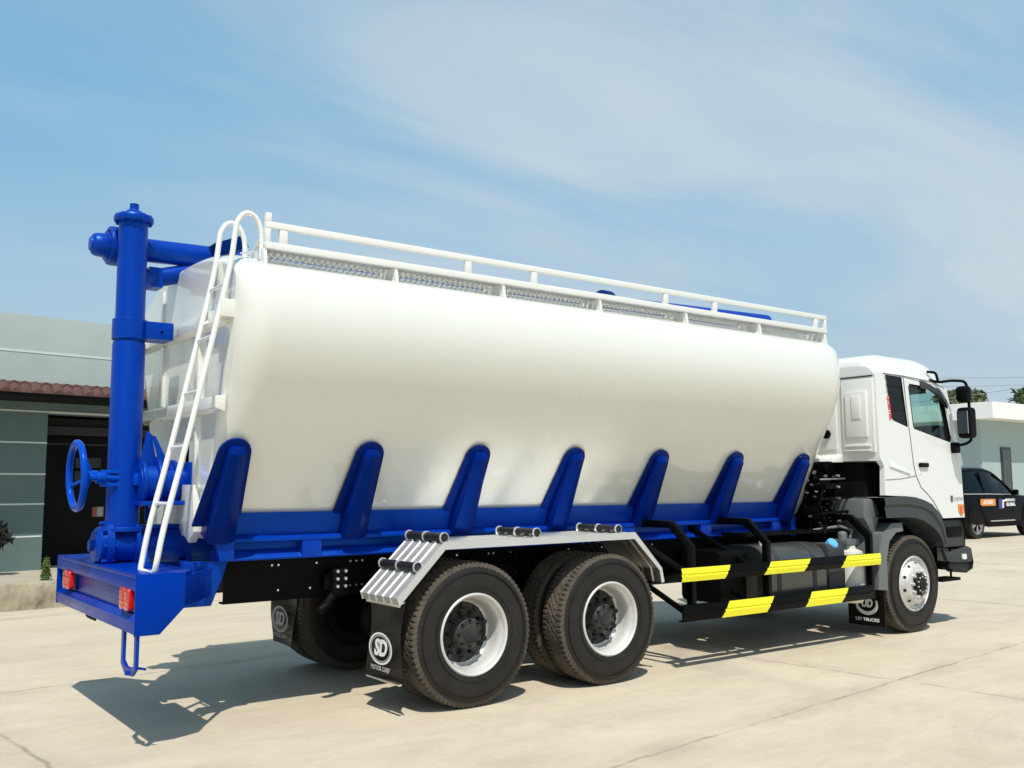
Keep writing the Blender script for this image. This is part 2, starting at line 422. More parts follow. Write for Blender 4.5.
# project the view direction on a high cloud layer
zc = wmath('MAXIMUM', wmath('ADD', sep.outputs[2], .12), .05)
cmb = N.new('ShaderNodeCombineXYZ'); L.new(wmath('DIVIDE', sep.outputs[0], zc), cmb.inputs[0]); L.new(wmath('DIVIDE', sep.outputs[1], zc), cmb.inputs[1])
mpw = N.new('ShaderNodeMapping'); mpw.inputs['Rotation'].default_value = (0, 0, R(-20)); mpw.inputs['Scale'].default_value = (.55, 1.5, 1); mpw.inputs['Location'].default_value = (1.2, 4.9, 0); L.new(cmb.outputs[0], mpw.inputs[0])
def wnoise(scale, det, rough, dist):
    n = N.new('ShaderNodeTexNoise'); n.inputs['Scale'].default_value = scale; n.inputs['Detail'].default_value = det; n.inputs['Roughness'].default_value = rough; n.inputs['Distortion'].default_value = dist
    L.new(mpw.outputs[0], n.inputs['Vector']); return n.outputs[0]
def wramp(src, a, b, lo, hi):
    r = N.new('ShaderNodeMapRange'); r.interpolation_type = 'SMOOTHSTEP'; r.inputs[1].default_value = a; r.inputs[2].default_value = b; r.inputs[3].default_value = lo; r.inputs[4].default_value = hi
    L.new(src, r.inputs[0]); return r.outputs[0]
cl = wmath('MULTIPLY', wramp(wnoise(.50, 5, .5, .4), .36, .62, .12, 1), wramp(wnoise(1.2, 8, .52, .8), .28, .70, .22, .74))
side = wramp(wmath('SUBTRACT', wmath('MULTIPLY', sep.outputs[0], .8), wmath('MULTIPLY', sep.outputs[1], .6)), -.62, .12, .30, 1.)   # more veil towards the truck's nose
cl = wmath('MULTIPLY', cl, side)
haze = wramp(sep.outputs[2], .0, .75, .88, .55)
hcol = N.new('ShaderNodeMix'); hcol.data_type = 'RGBA'; L.new(wramp(sep.outputs[2], -.02, .42, 0, 1), hcol.inputs[0]); hcol.inputs[6].default_value = (4.1, 4.85, 5.3, 1); hcol.inputs[7].default_value = (1.45, 3.95, 6.0, 1)
mxs = N.new('ShaderNodeMix'); mxs.data_type = 'RGBA';  mxs.inputs[7].default_value = (5.0, 5.5, 5.8, 1)
mxh = N.new('ShaderNodeMix'); mxh.data_type = 'RGBA'; L.new(haze, mxh.inputs[0]); L.new(sky.outputs[0], mxh.inputs[6]); L.new(hcol.outputs[2], mxh.inputs[7]); L.new(cl, mxs.inputs[0]); L.new(mxh.outputs[2], mxs.inputs[6]) 
L.new(mxs.outputs[2], bg.inputs[0])
sl = bpy.data.lights.new('sun', 'SUN'); sl.energy = 4.35; sl.angle = R(.55); sl.color = (1., .955, .88)
so = bpy.data.objects.new('sun', sl); COL.objects.link(so); so.rotation_euler = SUN.to_track_quat('Z', 'Y').to_euler()
SC.view_settings.view_transform = 'Standard'; SC.view_settings.look = 'None'; SC.view_settings.exposure = 0
SC.cycles.max_bounces = 8; SC.cycles.sample_clamp_indirect = 30; SC.cycles.blur_glossy = .1; SC.cycles.caustics_reflective = True; SC.cycles.use_denoising = True

# ------------------------------------------------------------------ ground
def rise(x, y):
    t = min(1, max(0, (x - 9) / 12)); return .15 * t * t * (3 - 2 * t)
g = MB()
xs = [-900, -300, -100, -40, -15, -5] + [i * 1.5 for i in range(0, 17)] + [28, 36, 60, 150, 400, 900]; ys = [-900, -200, -50, -20, -8, 0, 8, 20, 50, 200, 900]
g.add([(x, y, rise(x, y)) for x in xs for y in ys], [(i * len(ys) + j, (i + 1) * len(ys) + j, (i + 1) * len(ys) + j + 1, i * len(ys) + j + 1) for i in range(len(xs) - 1) for j in range(len(ys) - 1)])
tag(g.build('ground', 'yard', angle=60), kind='structure')

# ================================================================== THE TRUCK
T = thing('tanker_truck', 'white bulk feed tanker truck with blue frame and tall blue auger column at its tail', 'truck', (0, 0, 0))

# ---- tank shell ---------------------------------------------------
half = [(0, 1.235), (.25, 1.235), (.43, 1.245), (.50, 1.32), (.66, 1.58), (.84, 1.88), (1.03, 2.20), (1.135, 2.41), (1.195, 2.60), (1.207, 2.77), (1.17, 2.945), (1.09, 3.07), (.95, 3.14), (.75, 3.212), (.5, 3.262), (.25, 3.283), (0, 3.288)]
prof = spline(half, 5)
full = [(p.x, p.y) for p in prof] + [(-p.x, p.y) for p in prof[-2:0:-1]]
def inset(d):
    n = len(full); out = []
    for i in range(n):
        a, b = Vector(full[i - 1]), Vector(full[(i + 1) % n]); t = (b - a).normalized(); nrm = Vector((-t.y, t.x))   # inward for this winding
        k = min(1, max(.12, (full[i][1] - 1.3) / .9)) * (1 - .68 * min(1, max(0, (full[i][1] - 2.75) / .35)))
        q = Vector(full[i]) + nrm * d * k
        if abs(full[i][0]) < 1e-6: q.x = 0
        out.append(q)
    return out
def dome(x0, rx, sgn, cut=.30, ns=9):
    rings = []
    for k in range(ns + 1):
        t = PI / 2 * k / ns
        rings.append([(x0 + sgn * rx * math.sin(t), q.x, q.y) for q in inset(cut * (1 - math.cos(t)))])
    return rings
rings = dome(-1.58, .22, -1, cut=.22)[::-1] + [[(x, y, z) for y, z in full] for x in (-1.2, -.5, .5, 1.5, 2.5, 3.5, 4.2)] + dome(4.535, .30, 1)
tk = MB(); tk.loft(rings)
def cap(ring):       # flat end as a strip of quads between the two sides
    n = len(ring); h = n // 2; fs = []
    for i in range(h): fs.append((i, i + 1, (n - i - 1) % n, (n - i) % n))
    tk.add(ring, [f for f in fs if len(set(f)) > 2])
cap(rings[0]); cap(rings[-1])
tank = tk.build('tank', 'tank_white', T, angle=50)
def half_at(z, d=.3):
    pts = inset(d)[:len(full) // 2 + 1]
    for a, b in zip(pts, pts[1:]):
        if a.y <= z <= b.y and b.y > a.y: return a.x + (b.x - a.x) * (z - a.y) / (b.y - a.y)
    return 0
# rear wall stiffening
b = MB()
for z0, z1, hw in ((2.70, 2.80, .93), (2.12, 2.215, .90)):
    b.prism([(-1.79, z0 - .02), (-1.86, z0 + .005), (-1.86, z1 - .01), (-1.79, z1)], 'xz', -hw, hw)
b.box(-1.885, -1.79, -1.03, -.905, 2.715, 2.835)
b.box(-1.885, -1.79, .905, 1.03, 2.715, 2.835)
each(b, 'reinforcing_beam', 'tank_white', tank, bevel=.006)
b = MB()
for y in (-.40, .43): b.box(-1.83, -1.79, y - .035, y + .035, 2.216, 2.679)
b.box(-1.815, -1.79, .475, .53, 2.801, 3.14)
b.box(-1.82, -1.79, -.40, -.35, 1.62, 2.098)
each(b, 'rib', 'tank_white', tank, bevel=.005)
# hopper mouth plates under the rear wall
b = MB()
for s in (-1, 1):
    b.prism([(s * .14, 1.62), (s * .46, 1.62), (s * .50, 1.30), (s * .40, 1.22), (s * .27, 1.28), (s * .2, 1.42)], 'yz', -1.845, -1.79)
each(b, 'hopper_mouth', 'tank_white', tank, bevel=.004)

# ---- walkway, rails and roof ladder ------------------------------
XB = [-1.61, -.60, .38, 1.41, 2.48, 3.53, 4.60]
def walkway(sy):
    w_ = MB()
    # expanded-metal deck: crossed thin bars
    y0, y1, z0 = .76, 1.05, 3.218
    n = 130
    for i in range(n):
        x = -1.6 + 6.2 * (i + .5) / n
        w_.tube([(x - .09, sy * y0, z0), (x + .09, sy * y1, z0)], .007, 4); w_.tube([(x + .09, sy * y0, z0 + .004), (x - .09, sy * y1, z0 + .004)], .007, 4)
    for j in range(5):
        y = y0 + (y1 - y0) * (j + .5) / 5
        w_.box(-1.6, 4.6, sy * y - .004, sy * y + .004, z0 - .012, z0 + .004)
    deck = w_.build('walkway', 'zinc', T, angle=50)
    r = MB()
    for za, zb in ((3.345, 3.39), (3.203, 3.25)):
        r.box(-1.61, 4.63, sy * 1.05 - .02, sy * 1.05 + .02, za, zb)
    for x in (-1.48, .04, .69, 2.215, 2.88, 4.45):
        r.box(x - .028, x + .028, sy * 1.05 - .017, sy * 1.05 + .017, 3.25, 3.345)
    r.box(-1.61, -1.57, sy * 1.05 - .02, sy * 1.05 + .02, 3.39, 3.45); r.box(-1.61, -1.575, sy * 1.05 - .018, sy * 1.05 + .018, 3.25, 3.345)
    r.box(4.59, 4.63, sy * 1.05 - .018, sy * 1.05 + .018, 3.25, 3.345)
    for x in (-1.59, 4.60): r.tube([(x, sy * 1.05, 3.365), (x, sy * .74, 3.19)], .012, 6)
    r.build('guard_rail', 'white', deck, bevel=.004)
    k = MB()
    for x in XB:
        k.prism([(sy * 1.06, 3.2025), (sy * .74, 3.2025), (sy * .74, 3.10), (sy * 1.02, 3.03), (sy * 1.088, 3.04)], 'yz', x - .012, x + .012)
    each(k, 'walkway_bracket', 'white', deck)
walkway(-1); walkway(1)
# hatch lids along the top of the tank
for x in (-.6, .9, 2.4, 3.7):
    h = MB(); h.lathe([(.26, 3.20), (.26, 3.27), (.24, 3.285), (.1, 3.295), (.001, 3.30)], (x, .42, 0), 'z', 32, cap0=True)
    h.tube([(x - .05, .18, 3.26), (x - .05, .14, 3.28), (x + .05, .14, 3.28), (x + .05, .18, 3.26)], .012, 8)
    h.build('hatch_lid', 'tank_white', T)

lad = MB(); YL = (-1.0, -.695)
def stile(y):
    dz = (-.85 - y) * .03
    base = [(-2.24, y, 1.10), (-2.19, y, 1.385), (-2.068, y, 1.907), (-1.925, y, 2.575), (-1.825, y, 3.06), (-1.795, y, 3.30)]
    hoop = [(-1.785, y, 3.36), (-1.755, y, 3.415), (-1.71, y, 3.44), (-1.66, y, 3.42), (-1.625, y, 3.36), (-1.61, y, 3.28), (-1.61, y, 3.14)]
    return [tuple(p) for p in spline(base + hoop, 3)]
a_, b_ = stile(YL[0]), stile(YL[1])
bot = [(-2.245, YL[1], 1.10), (-2.25, YL[1] - .03, 1.075), (-2.25, YL[0] + .03, 1.075), (-2.245, YL[0], 1.10)]
lad.tube(a_[::-1] + bot[::-1][1:-1] + b_, .019, 8)
ladder = lad.build('ladder', 'white', T, angle=60)
zs = [1.50, 1.862, 2.22, 2.585, 2.94]
rg = MB()
for z in zs:
    for p, q in zip(a_, a_[1:]):
        if p[2] <= z <= q[2]:
            t = (z - p[2]) / (q[2] - p[2]); x = p[0] + (q[0] - p[0]) * t
            rg.tube([(x, YL[0], z), (x, YL[1], z)], .012, 8); break
each(rg, 'rung', 'white', ladder)
st = MB()
for y in (-.70, -.99): st.tube([(-1.90, y, 2.70), (-1.84, y, 2.73)], .012, 6)
each(st, 'standoff', 'white', ladder)

# ---- blue sub-frame and saddles ----------------------------------
for sy in (-1, 1):
    f = MB()
    # hopper skirt, top flange, recessed web, lower flange
    f.prism([(sy * .50, 1.262), (sy * .575, 1.425), (sy * .60, 1.425), (sy * .555, 1.262)], 'yz', -1.62, 4.50)
    f.prism([(sy * .47, 1.222), (sy * .60, 1.222), (sy * .60, 1.245), (sy * .57, 1.262), (sy * .47, 1.262)], 'yz', -1.70, 4.58)
    f.box(-1.70, 4.58, sy * .495 - .012, sy * .495 + .012, 1.16, 1.222)
    f.prism([(sy * .42, 1.092), (sy * .58, 1.092), (sy * .585, 1.105), (sy * .53, 1.16), (sy * .42, 1.16)], 'yz', -1.70, 4.58)
    sub = f.build('subframe_beam', 'blue', T, bevel=.003)
    k = MB()
    for x in (-1.01, .05, 1.1, 2.15, 3.2, 4.30):
        k.box(x - .075, x + .075, sy * .545 - .05, sy * .545 + .05, 1.098, 1.2215)
    k.box(4.52, 4.60, sy * .545 - .06, sy * .545 + .06, 1.06, 1.27)
    each(k, 'stiffener', 'blue', sub, bevel=.004)
    # rear tapered hanger plates
    k = MB()
    k.prism([(-1.93, 1.10), (-1.62, 1.10), (-1.66, .98), (-1.73, .80), (-1.93, .80)], 'xz', sy * .53 - .035, sy * .53 + .035)
    k.prism([(-1.74, 1.27), (-1.60, 1.27), (-1.60, 1.10), (-1.70, 1.10)], 'xz', sy * .60 - .02, sy * .60 + .02)
    each(k, 'hanger_plate', 'blue', sub, bevel=.004)
    nrm = Vector((0, sy * .857, -.515))      # outward from the sloping hopper side
    up_ = Vector((0, sy * .515, .857))
    for x in (-1.70, -.685, .28, 1.28, 2.31, 3.36, 4.42):
        base = Vector((x, sy * .585, 1.432))
        s_ = MB()
        W, H = .116, .585
        poly = [(-W * 1.5, -.10), (W * 1.35, -.10)] + [(W * math.cos(a) , H - W + W * math.sin(a)) for a in [PI * t / 10 for t in range(11)]]
        fr_ = frame(base, (1, 0, 0), up_)
        o3 = lambda u, v, d: tuple(base + Vector((u, 0, 0)) + up_ * v + nrm * d)
        n_ = len(poly)
        s_.add([o3(u, v, .002) for u, v in poly] + [o3(u, v, .022) for u, v in poly], [tuple(range(n_)), tuple(range(n_, 2 * n_))] + [(j, (j + 1) % n_, n_ + (j + 1) % n_, n_ + j) for j in range(n_)])
        sd = s_.build('saddle', 'shaded_blue', T, bevel=.004)
        q = MB()
        # box gusset standing on the flange
        wa, wb = .066, .082
        top, bot_ = H - .085, -.16
        secs = []
        for t in (0, .3, .6, .85, 1):
            v = bot_ + (top - bot_) * t; hwl = .105 - .045 * t; hwr = .115 - .045 * t; dd = .165 - .075 * t
            secs.append([o3(-hwl, v, .02), o3(hwr, v, .02), o3(hwr * .9, v, dd * .8), o3(hwl * .1, v, dd), o3(-hwl * .9, v, dd * .9)])
        v = top + .035; secs.append([o3(-.04, v, .02), o3(.05, v, .02), o3(.045, v, .035), o3(.005, v, .04), o3(-.035, v, .036)])
        q.loft(secs, cap0=True, cap1=True)
        q.build('gusset', 'shaded_blue', sd, bevel=.006, angle=24)

# ---- auger column, boom, bottom auger ----------------------------
c = MB()
cx, cy = -2.185, 0
c.lathe([(.112, 1.30), (.112, 2.62), (.101, 2.66), (.101, 3.52)], (cx, cy, 0), 'z', 40)
c.lathe([(.113, 2.655), (.119, 2.66), (.119, 2.80), (.113, 2.805)], (cx, cy, 0), 'z', 40)
c.lathe([(.101, 3.515), (.130, 3.518), (.137, 3.53), (.137, 3.555), (.130, 3.568), (.08, 3.585), (.05, 3.61), (.032, 3.62), (.032, 3.66), (.001, 3.662)], (cx, cy, 0), 'z', 40)
for k in range(10):
    a = 2 * PI * k / 10; c.cyl((cx + .118 * math.cos(a), cy + .118 * math.sin(a), 0), 'z', .011, 3.508, 3.574, 8)
column = c.build('auger_column', 'blue', T, angle=40)
k = MB()
k.box(-2.10, -1.905, -.11, .11, 2.665, 2.79)
for y in (-.07, .07):
    k.cyl((-1.99, 0, 2.72), 'y', .012, -.117, -.109, 8)
k.build('clamp_bracket', 'blue', column, bevel=.006)
k = MB()
for z0 in (1.30,): k.lathe([(.112, z0), (.165, z0), (.165, z0 + .022), (.112, z0 + .022)], (cx, cy, 0), 'z', 36)
k.lathe([(.112, 1.33), (.14, 1.33), (.16, 1.31)], (cx, cy, 0), 'z', 36)
each(k, 'column_flange', 'blue', column)
# boom
bm_ = MB()
BY = .21
p0, p1 = Vector((-2.30, BY, 3.375)), Vector((5.25, BY, 3.565))
bm_.tube([p0, p1], .088, 28)
boom = bm_.build('discharge_boom', 'blue', T, angle=40)
k = MB()
k.lathe([(.001, -2.435), (.05, -2.432), (.055, -2.42), (.072, -2.415), (.082, -2.40), (.088, -2.36), (.088, -2.33), (.11, -2.325), (.11, -2.30)], (0, BY, 3.375), 'x', 28)
k.lathe([(.115, -2.31), (.14, -2.305), (.145, -2.28), (.145, -2.18), (.12, -2.16)], (0, BY, 3.38), 'x', 28)
k.build('boom_motor', 'blue', boom, angle=40)
k = MB()
k.tube([(-2.16, BY * .3, 3.10), (-1.98, BY, 3.17)], .075, 20); k.tube([(-2.0, BY, 3.165), (-1.52, BY, 3.305)], .07, 20)
k.box(-2.03, -1.93, BY - .10, BY + .06, 3.09, 3.24)
k.build('boom_strut', 'blue', boom, angle=40)
k = MB()
k.tube([(-1.64, -.15, 3.36), (-1.42, -.15, 3.455)], 0, rect=(.05, .08)); k.box(-1.55, -1.46, -.14, .30, 3.24, 3.29)
k.build('boom_cradle', 'dark_blue', boom, bevel=.006)
k = MB()
k.lathe([(.001, 2.52), (.13, 2.53), (.16, 2.56), (.16, 2.66), (.13, 2.70), (.001, 2.71)], (0, BY, 3.475), 'x', 24)
k.build('boom_coupling', 'dark_blue', boom)
# bottom auger tube and its end drive
a2 = MB()
a2.tube([(-2.30, 0, 1.205), (-1.55, 0, 1.19)], .125, 32)
a2.lathe([(.125, -2.12), (.165, -2.12), (.165, -2.09), (.125, -2.09)], (0, 0, 1.205), 'x', 32)
a2.box(-2.06, -1.66, -.05, .05, 1.315, 1.34)
auger = a2.build('bottom_auger', 'blue', T, angle=40)
k = MB()
k.lathe([(.001, -2.40), (.04, -2.40), (.04, -2.375), (.10, -2.37), (.125, -2.345), (.125, -2.31), (.165, -2.31), (.165, -2.265), (.126, -2.26)], (0, 0, 1.205), 'x', 32)
for i in range(8):
    a = 2 * PI * i / 8; k.cyl((0, .147 * math.cos(a), 1.205 + .147 * math.sin(a)), 'x', .014, -2.335, -2.25, 8)
k.build('auger_drive', 'blue', auger, angle=40)
k = MB()
for x in (-2.05, -1.75): k.prism([(-.16, 1.08), (.16, 1.08), (.12, 1.17), (-.12, 1.17)], 'yz', x - .015, x + .015)
each(k, 'auger_foot', 'blue', auger)
# slide gate with handwheel
gt = MB()
GZ, GY = 1.655, -.10
gt.lathe([(.001, -2.12), (.13, -2.12), (.13, -1.74), (.001, -1.74)], (0, GY, GZ - .02), 'x', 28)
for x, r_ in ((-2.10, .165), (-2.0, .19), (-1.88, .165), (-1.755, .20)):
    gt.lathe([(.12, x - .013), (r_, x - .013), (r_, x + .013), (.12, x + .013)], (0, GY, GZ - .02), 'x', 32)
gt.prism([(-1.825, 1.78), (-1.765, 1.78), (-1.765, 1.52), (-1.825, 1.50)], 'xz', -.34, .2)
gt.box(-2.13, -1.655, -.30, .12, 1.478, 1.51)
gt.prism([(-1.78, 1.478), (-1.655, 1.478), (-1.665, 1.44), (-1.70, 1.38), (-1.72, 1.38)], 'xz', -.30, -.28)
gt.prism([(-2.13, 1.74), (-2.0, 1.74), (-2.05, 1.98), (-2.08, 2.0)], 'xz', -.16, -.145)
gt.prism([(-1.99, 1.74), (-1.92, 1.74), (-2.03, 1.96), (-2.06, 1.97)], 'xz', -.20, -.185)
gt.box(-1.80, -1.76, -.22, -.14, 1.76, 2.05)
gate = gt.build('gate_housing', 'blue', T, bevel=.004)
k = MB()
k.tube([(-2.46, -.08, 1.675), (-2.05, -.08, 1.66)], .022, 12)
k.box(-2.36, -2.13, -.10, -.06, 1.70, 1.725); k.box(-2.36, -2.13, -.10, -.06, 1.61, 1.635); k.box(-2.15, -2.10, -.13, -.03, 1.62, 1.70)
k.lathe([(.025, -2.39), (.042, -2.39), (.042, -2.33), (.025, -2.33)], (0, -.08, 1.672), 'x', 14)
k.build('spindle', 'bright_blue', gate, bevel=.003)
k = MB(); wc = Vector((-2.50, -.02, 1.685)); nx = Vector((1, .0, .03)).normalized()
u1 = nx.cross(Vector((0, 0, 1))).normalized(); u2 = u1.cross(nx)
rim_pts = [wc + (u1 * math.cos(2 * PI * i / 40) + u2 * math.sin(2 * PI * i / 40)) * .225 for i in range(40)]
k.tube(rim_pts, .024, 10, closed=True)
for a in (R(80), R(200), R(320)):
    k.tube([wc + (u1 * math.cos(a) + u2 * math.sin(a)) * .222, wc + nx * .10], .013, 8)
k.lathe([(.001, -.01), (.035, -.01), (.035, .05), (.001, .05)], (wc + nx * .08)[:], 'x', 14)
k.build('handwheel', 'bright_blue', gate, angle=50)

# ---- rear bumper platform ----------------------------------------
rb = MB()
rb.box(-2.372, -2.08, -1.06, 1.06, 1.055, 1.083)                                   # deck
for sy in (-1, 1): rb.prism([(-2.0795, sy * .20), (-2.0795, sy * 1.06), (-1.99, sy * .92), (-1.99, sy * .20)], 'xy', 1.055, 1.081)
rb.box(-1.80, -1.72, -.52, .52, 1.0, 1.081)
side_poly = [(-2.374, 1.082), (-2.374, .716), (-2.222, .716), (-2.077, .868), (-2.077, 1.082)]
for sy in (-1, 1): rb.prism(side_poly, 'xz', sy * 1.062, sy * 1.078)
rb.prism([(-2.372, 1.055), (-2.372, .985), (-2.36, .975), (-2.35, .985), (-2.35, 1.055)], 'xz', -1.06, 1.06)   # top lip
rb.prism([(-2.372, .725), (-2.372, .80), (-2.345, .835), (-2.31, .835), (-2.31, .725)], 'xz', -1.06, 1.06)   # bottom lip
rb.box(-2.325, -2.305, -1.06, 1.06, .8355, 1.0545)                                     # recessed face
rb.prism([(-2.308, .72), (-2.225, .72), (-2.082, .868), (-2.11, .868), (-2.24, .745), (-2.308, .745)], 'xz', -1.06, 1.06)
for sy in (-1, 1): rb.prism([(-2.08, sy * 1.06), (-2.08, sy * 1.03), (-1.725, sy * .50), (-1.70, sy * .52)], 'xy', .868, 1.0545)
bumper = rb.build('rear_bumper', 'blue_checker', T, bevel=.004)
for y in (.72, -.86):
    l = MB()
    l.box(-2.345, -2.325, y - .115, y + .115, .848, .995, 0)
    lamp = l.build('tail_lamp', 'lamp_base', bumper, bevel=.006)
    for ya, yb in ((y - .105, y - .008), (y + .008, y + .095)):
        q = MB(); q.prism(rounded(ya, yb, .855, .988, .022, 4), 'yz', -2.385, -2.3455)
        for i in range(4): q.box(-2.389, -2.384, ya + .012, yb - .012, .872 + .028 * i, .884 + .028 * i)
        q.build('lamp_lens', 'red_lens', lamp, bevel=.007, angle=50)
lp = MB()
lp.tube([(-2.345, -.76, .72), (-2.345, -.76, .53), (-2.345, -.84, .49), (-2.345, -.97, .49), (-2.345, -1.04, .53), (-2.345, -1.04, .72)], 0, rect=(.022, .010), up=(0, 1, 0))
lp.cyl((-2.345, -.91, 0), 'z', .03, .47, .49, 10)
lp.tube([(-2.33, -1.0, .52), (-2.29, -1.05, .515)], .008, 6)
lp.build('towing_loop', 'blue', bumper)
pl = MB(); pl.box(-2.33, -2.29, .2, .3, .69, .716); pl.box(-2.31, -2.30, .12, .34, .675, .69)
pl.build('lamp_plug', 'black', bumper)

# ---- chassis ------------------------------------------------------
for sy in (-1, 1):
    r = MB()
    r.box(-1.60, 6.9, sy * .425 - .006, sy * .425 + .006, .79, 1.088)
    r.box(-1.60, 6.9, sy * .385 - .04, sy * .385 + .04, 1.076, 1.0885); r.box(-1.60, 6.9, sy * .385 - .04, sy * .385 + .04, .785, .797)
    r.build('chassis_rail', 'black', T)
    bt = MB()
    for x0 in (-1.25, -.95, -.62, -.52, -.2, .3, .67, .9, 1.5, 1.9, 2.3, 2.6, 3.1):
        for z in (1.04, .86):
            for d in (0, .05):
                if random.random() < .5: bt.cyl((x0 + d, sy * .431, z), 'y', .008, -.011, .011, 6)
    each(bt, 'rail_bolt', 'alu', T)
x = MB()
for xx in (-1.5, -.2, .67, 1.6, 2.8, 4.0, 5.0): x.box(xx - .05, xx + .05, -.42, .42, .86, 1.02)
each(x, 'crossmember', 'black', T)
# clutter of valves on the rail behind the wheel
k = MB()
k.box(-.82, -.70, -.56, -.44, .80, 1.0); k.tube([(-.78, -.52, .82), (-.86, -.54, .74), (-.92, -.54, .70)], .035, 10)
k.box(-.86, -.66, -.50, -.44, .84, .96)
vb = k.build('valve_block', 'black', T, bevel=.008)
k = MB()
for zz in (.98, .925, .87):
    for xx in (-.79, -.725): k.cyl((xx, -.565, zz), 'y', .012, -.012, .01, 8)
each(k, 'valve_port', 'steel', vb)
# axles, hubs, springs
for ax in (0., 1.341):
    a = MB()
    a.cyl((ax, 0, .525), 'y', .075, -.95, .95, 20)
    a.lathe([(.09, -.30), (.20, -.2), (.25, -.06), (.25, .06), (.20, .2), (.09, .30)], (ax, 0, .525), 'y', 24, cap0=True, cap1=True)
    for sy in (-1, 1): a.lathe([(.21, sy * .55), (.21, sy * .62), (.15, sy * .66)], (ax, 0, .525), 'y', 24, cap0=True)
    a.build('rear_axle', 'black', T)
for sy in (-1, 1):
    a = MB()
    for i in range(8):
        L_ = .78 - i * .07
        pts = [(.67 + L_ * t, sy * .52, .56 + .035 * i + .10 * (1 - t * t)) for t in (-1, -.6, -.3, 0, .3, .6, 1)]
        a.tube(pts, 0, rect=(.014, .045))
    a.box(.55, .79, sy * .52 - .07, sy * .52 + .07, .62, .95)
    a.build('leaf_spring', 'black', T)
    a = MB()
    for i in range(5):
        L_ = .75 - i * .1
        a.tube([(5.836 + L_ * t, sy * .42, .66 + .02 * i + .06 * (t * t)) for t in (-1, -.5, 0, .5, 1)], 0, rect=(.009, .04))
    a.build('front_spring', 'black', T)
a = MB(); a.box(5.78, 5.89, -.85, .85, .46, .58); a.build('front_axle', 'black', T, bevel=.02)
a = MB(); a.tube([(1.3, 0, .6), (3.2, 0, .72), (4.6, 0, .85)], .055, 14); a.build('propeller_shaft', 'black', T)
a = MB(); a.tube([(4.1, .15, .78), (3.1, .25, .72), (2.2, .2, .7)], .06, 14); a.cyl((0, .3, .62), 'x', .22, 2.2, 3.1, 24); a.build('exhaust', 'black', T)

# ---- wheels -------------------------------------------------------
def tyre_mesh():
    t = MB(); NA = 312; W = .275
    sidewall = [(.288, .022), (.300, .008), (.330, .0), (.38, -.003), (.425, .0), (.462, .008), (.488, .018), (.506, .026)]
    tread_y = [.030 + (W - .060) * j / 26 for j in range(27)]
    rows = []
    for i in range(NA):
        row = []
        a = 2 * PI * i / NA
        for r, y in sidewall:
            d = 0
            if r > .486 and (i % 4) < 1: d = .006
            row.append((r - d, y))
        for j, y in enumerate(tread_y):
            s = (y - W / 2) / (W / 2)
            r = .5265 - .010 * s * s
            d = 0.
            zig = .007 * (1 if (i % 6) < 3 else -1)
            for yc in (.085, .1375, .19):
                if abs(y - yc - zig) < .0055: d = .013
            if (y < .072 or y > W - .072) and (i % 4) < 1: d = .013
            if .092 < y < .183 and (i + j) % 11 < 2: d = max(d, .008)
            row.append((r - d, y))
        for r, y in sidewall[::-1]:
            d = .006 if (r > .486 and (i % 4) < 1) else 0
            row.append((r - d, W - y))
        rows.append([(r * math.cos(a), y, r * math.sin(a)) for r, y in row])
    rows.append(rows[0])
    k = len(rows[0]); vs = [p for r_ in rows[:-1] for p in r_]; fs = []
    for i in range(NA):
        i2 = (i + 1) % NA
        for j in range(k - 1): fs.append((i * k + j, i * k + j + 1, i2 * k + j + 1, i2 * k + j))
    n0 = len(sidewall) - 2; n1 = k - n0
    t.v += [Vector(p) for p in vs]; t.f += [list(f) for f in fs]; t.m += [1 if n0 <= (q % (k - 1)) < n1 else 0 for q in range(len(fs))]
    # raised rings and worn moulding blocks on the outer sidewall
    for rr_ in (.335, .452):
        t.lathe([(rr_ - .004, .002), (rr_ - .002, -.006), (rr_ + .002, -.006), (rr_ + .004, .002)], (0, 0, 0), 'y', 120)
    return t.mesh('tyre', ['rubber', 'tread'], angle=28)
TY = tyre_mesh()
def holes_ring(mb, rad, y0, y1, n, r, mi):
    for i in range(n):
        a = 2 * PI * (i + .5) / n
        mb.cyl((rad * math.cos(a), 0, rad * math.sin(a)), 'y', r, y0, y1, 14, mi)
def rear_rim():
    m = MB()
    m.lathe([(.300, .030), (.301, .012), (.296, .003), (.288, -.001), (.279, .004), (.274, .016), (.268, .04), (.255, .055), (.250, .10), (.248, .155), (.238, .178), (.222, .186), (.10, .186)], (0, 0, 0), 'y', 72)
    m.lathe([(.300, .03), (.285, .12), (.27, .2), (.288, .255), (.12, .25)], (0, 0, 0), 'y', 48, 1)
    return m.mesh('wheel', ['rim_silver', 'hub'], angle=40)
def rear_hub():
    m = MB()
    m.lathe([(.222, .183), (.20, .176), (.175, .170), (.172, .150), (.135, .148), (.118, .12), (.112, .09), (.10, .078), (.06, .074), (.055, .066), (.001, .066)], (0, 0, 0), 'y', 40)
    holes_ring(m, .197, .150, .180, 10, .020, 0)
    for i in range(10):
        a = 2 * PI * i / 10; m.cyl((.152 * math.cos(a), 0, .152 * math.sin(a)), 'y', .015, .115, .15, 6, 1)
    for i in range(8):
        a = 2 * PI * i / 8; m.cyl((.095 * math.cos(a), 0, .095 * math.sin(a)), 'y', .011, .066, .082, 6, 1)
    return m.mesh('hub', ['hub_grey', 'hub'], angle=35)
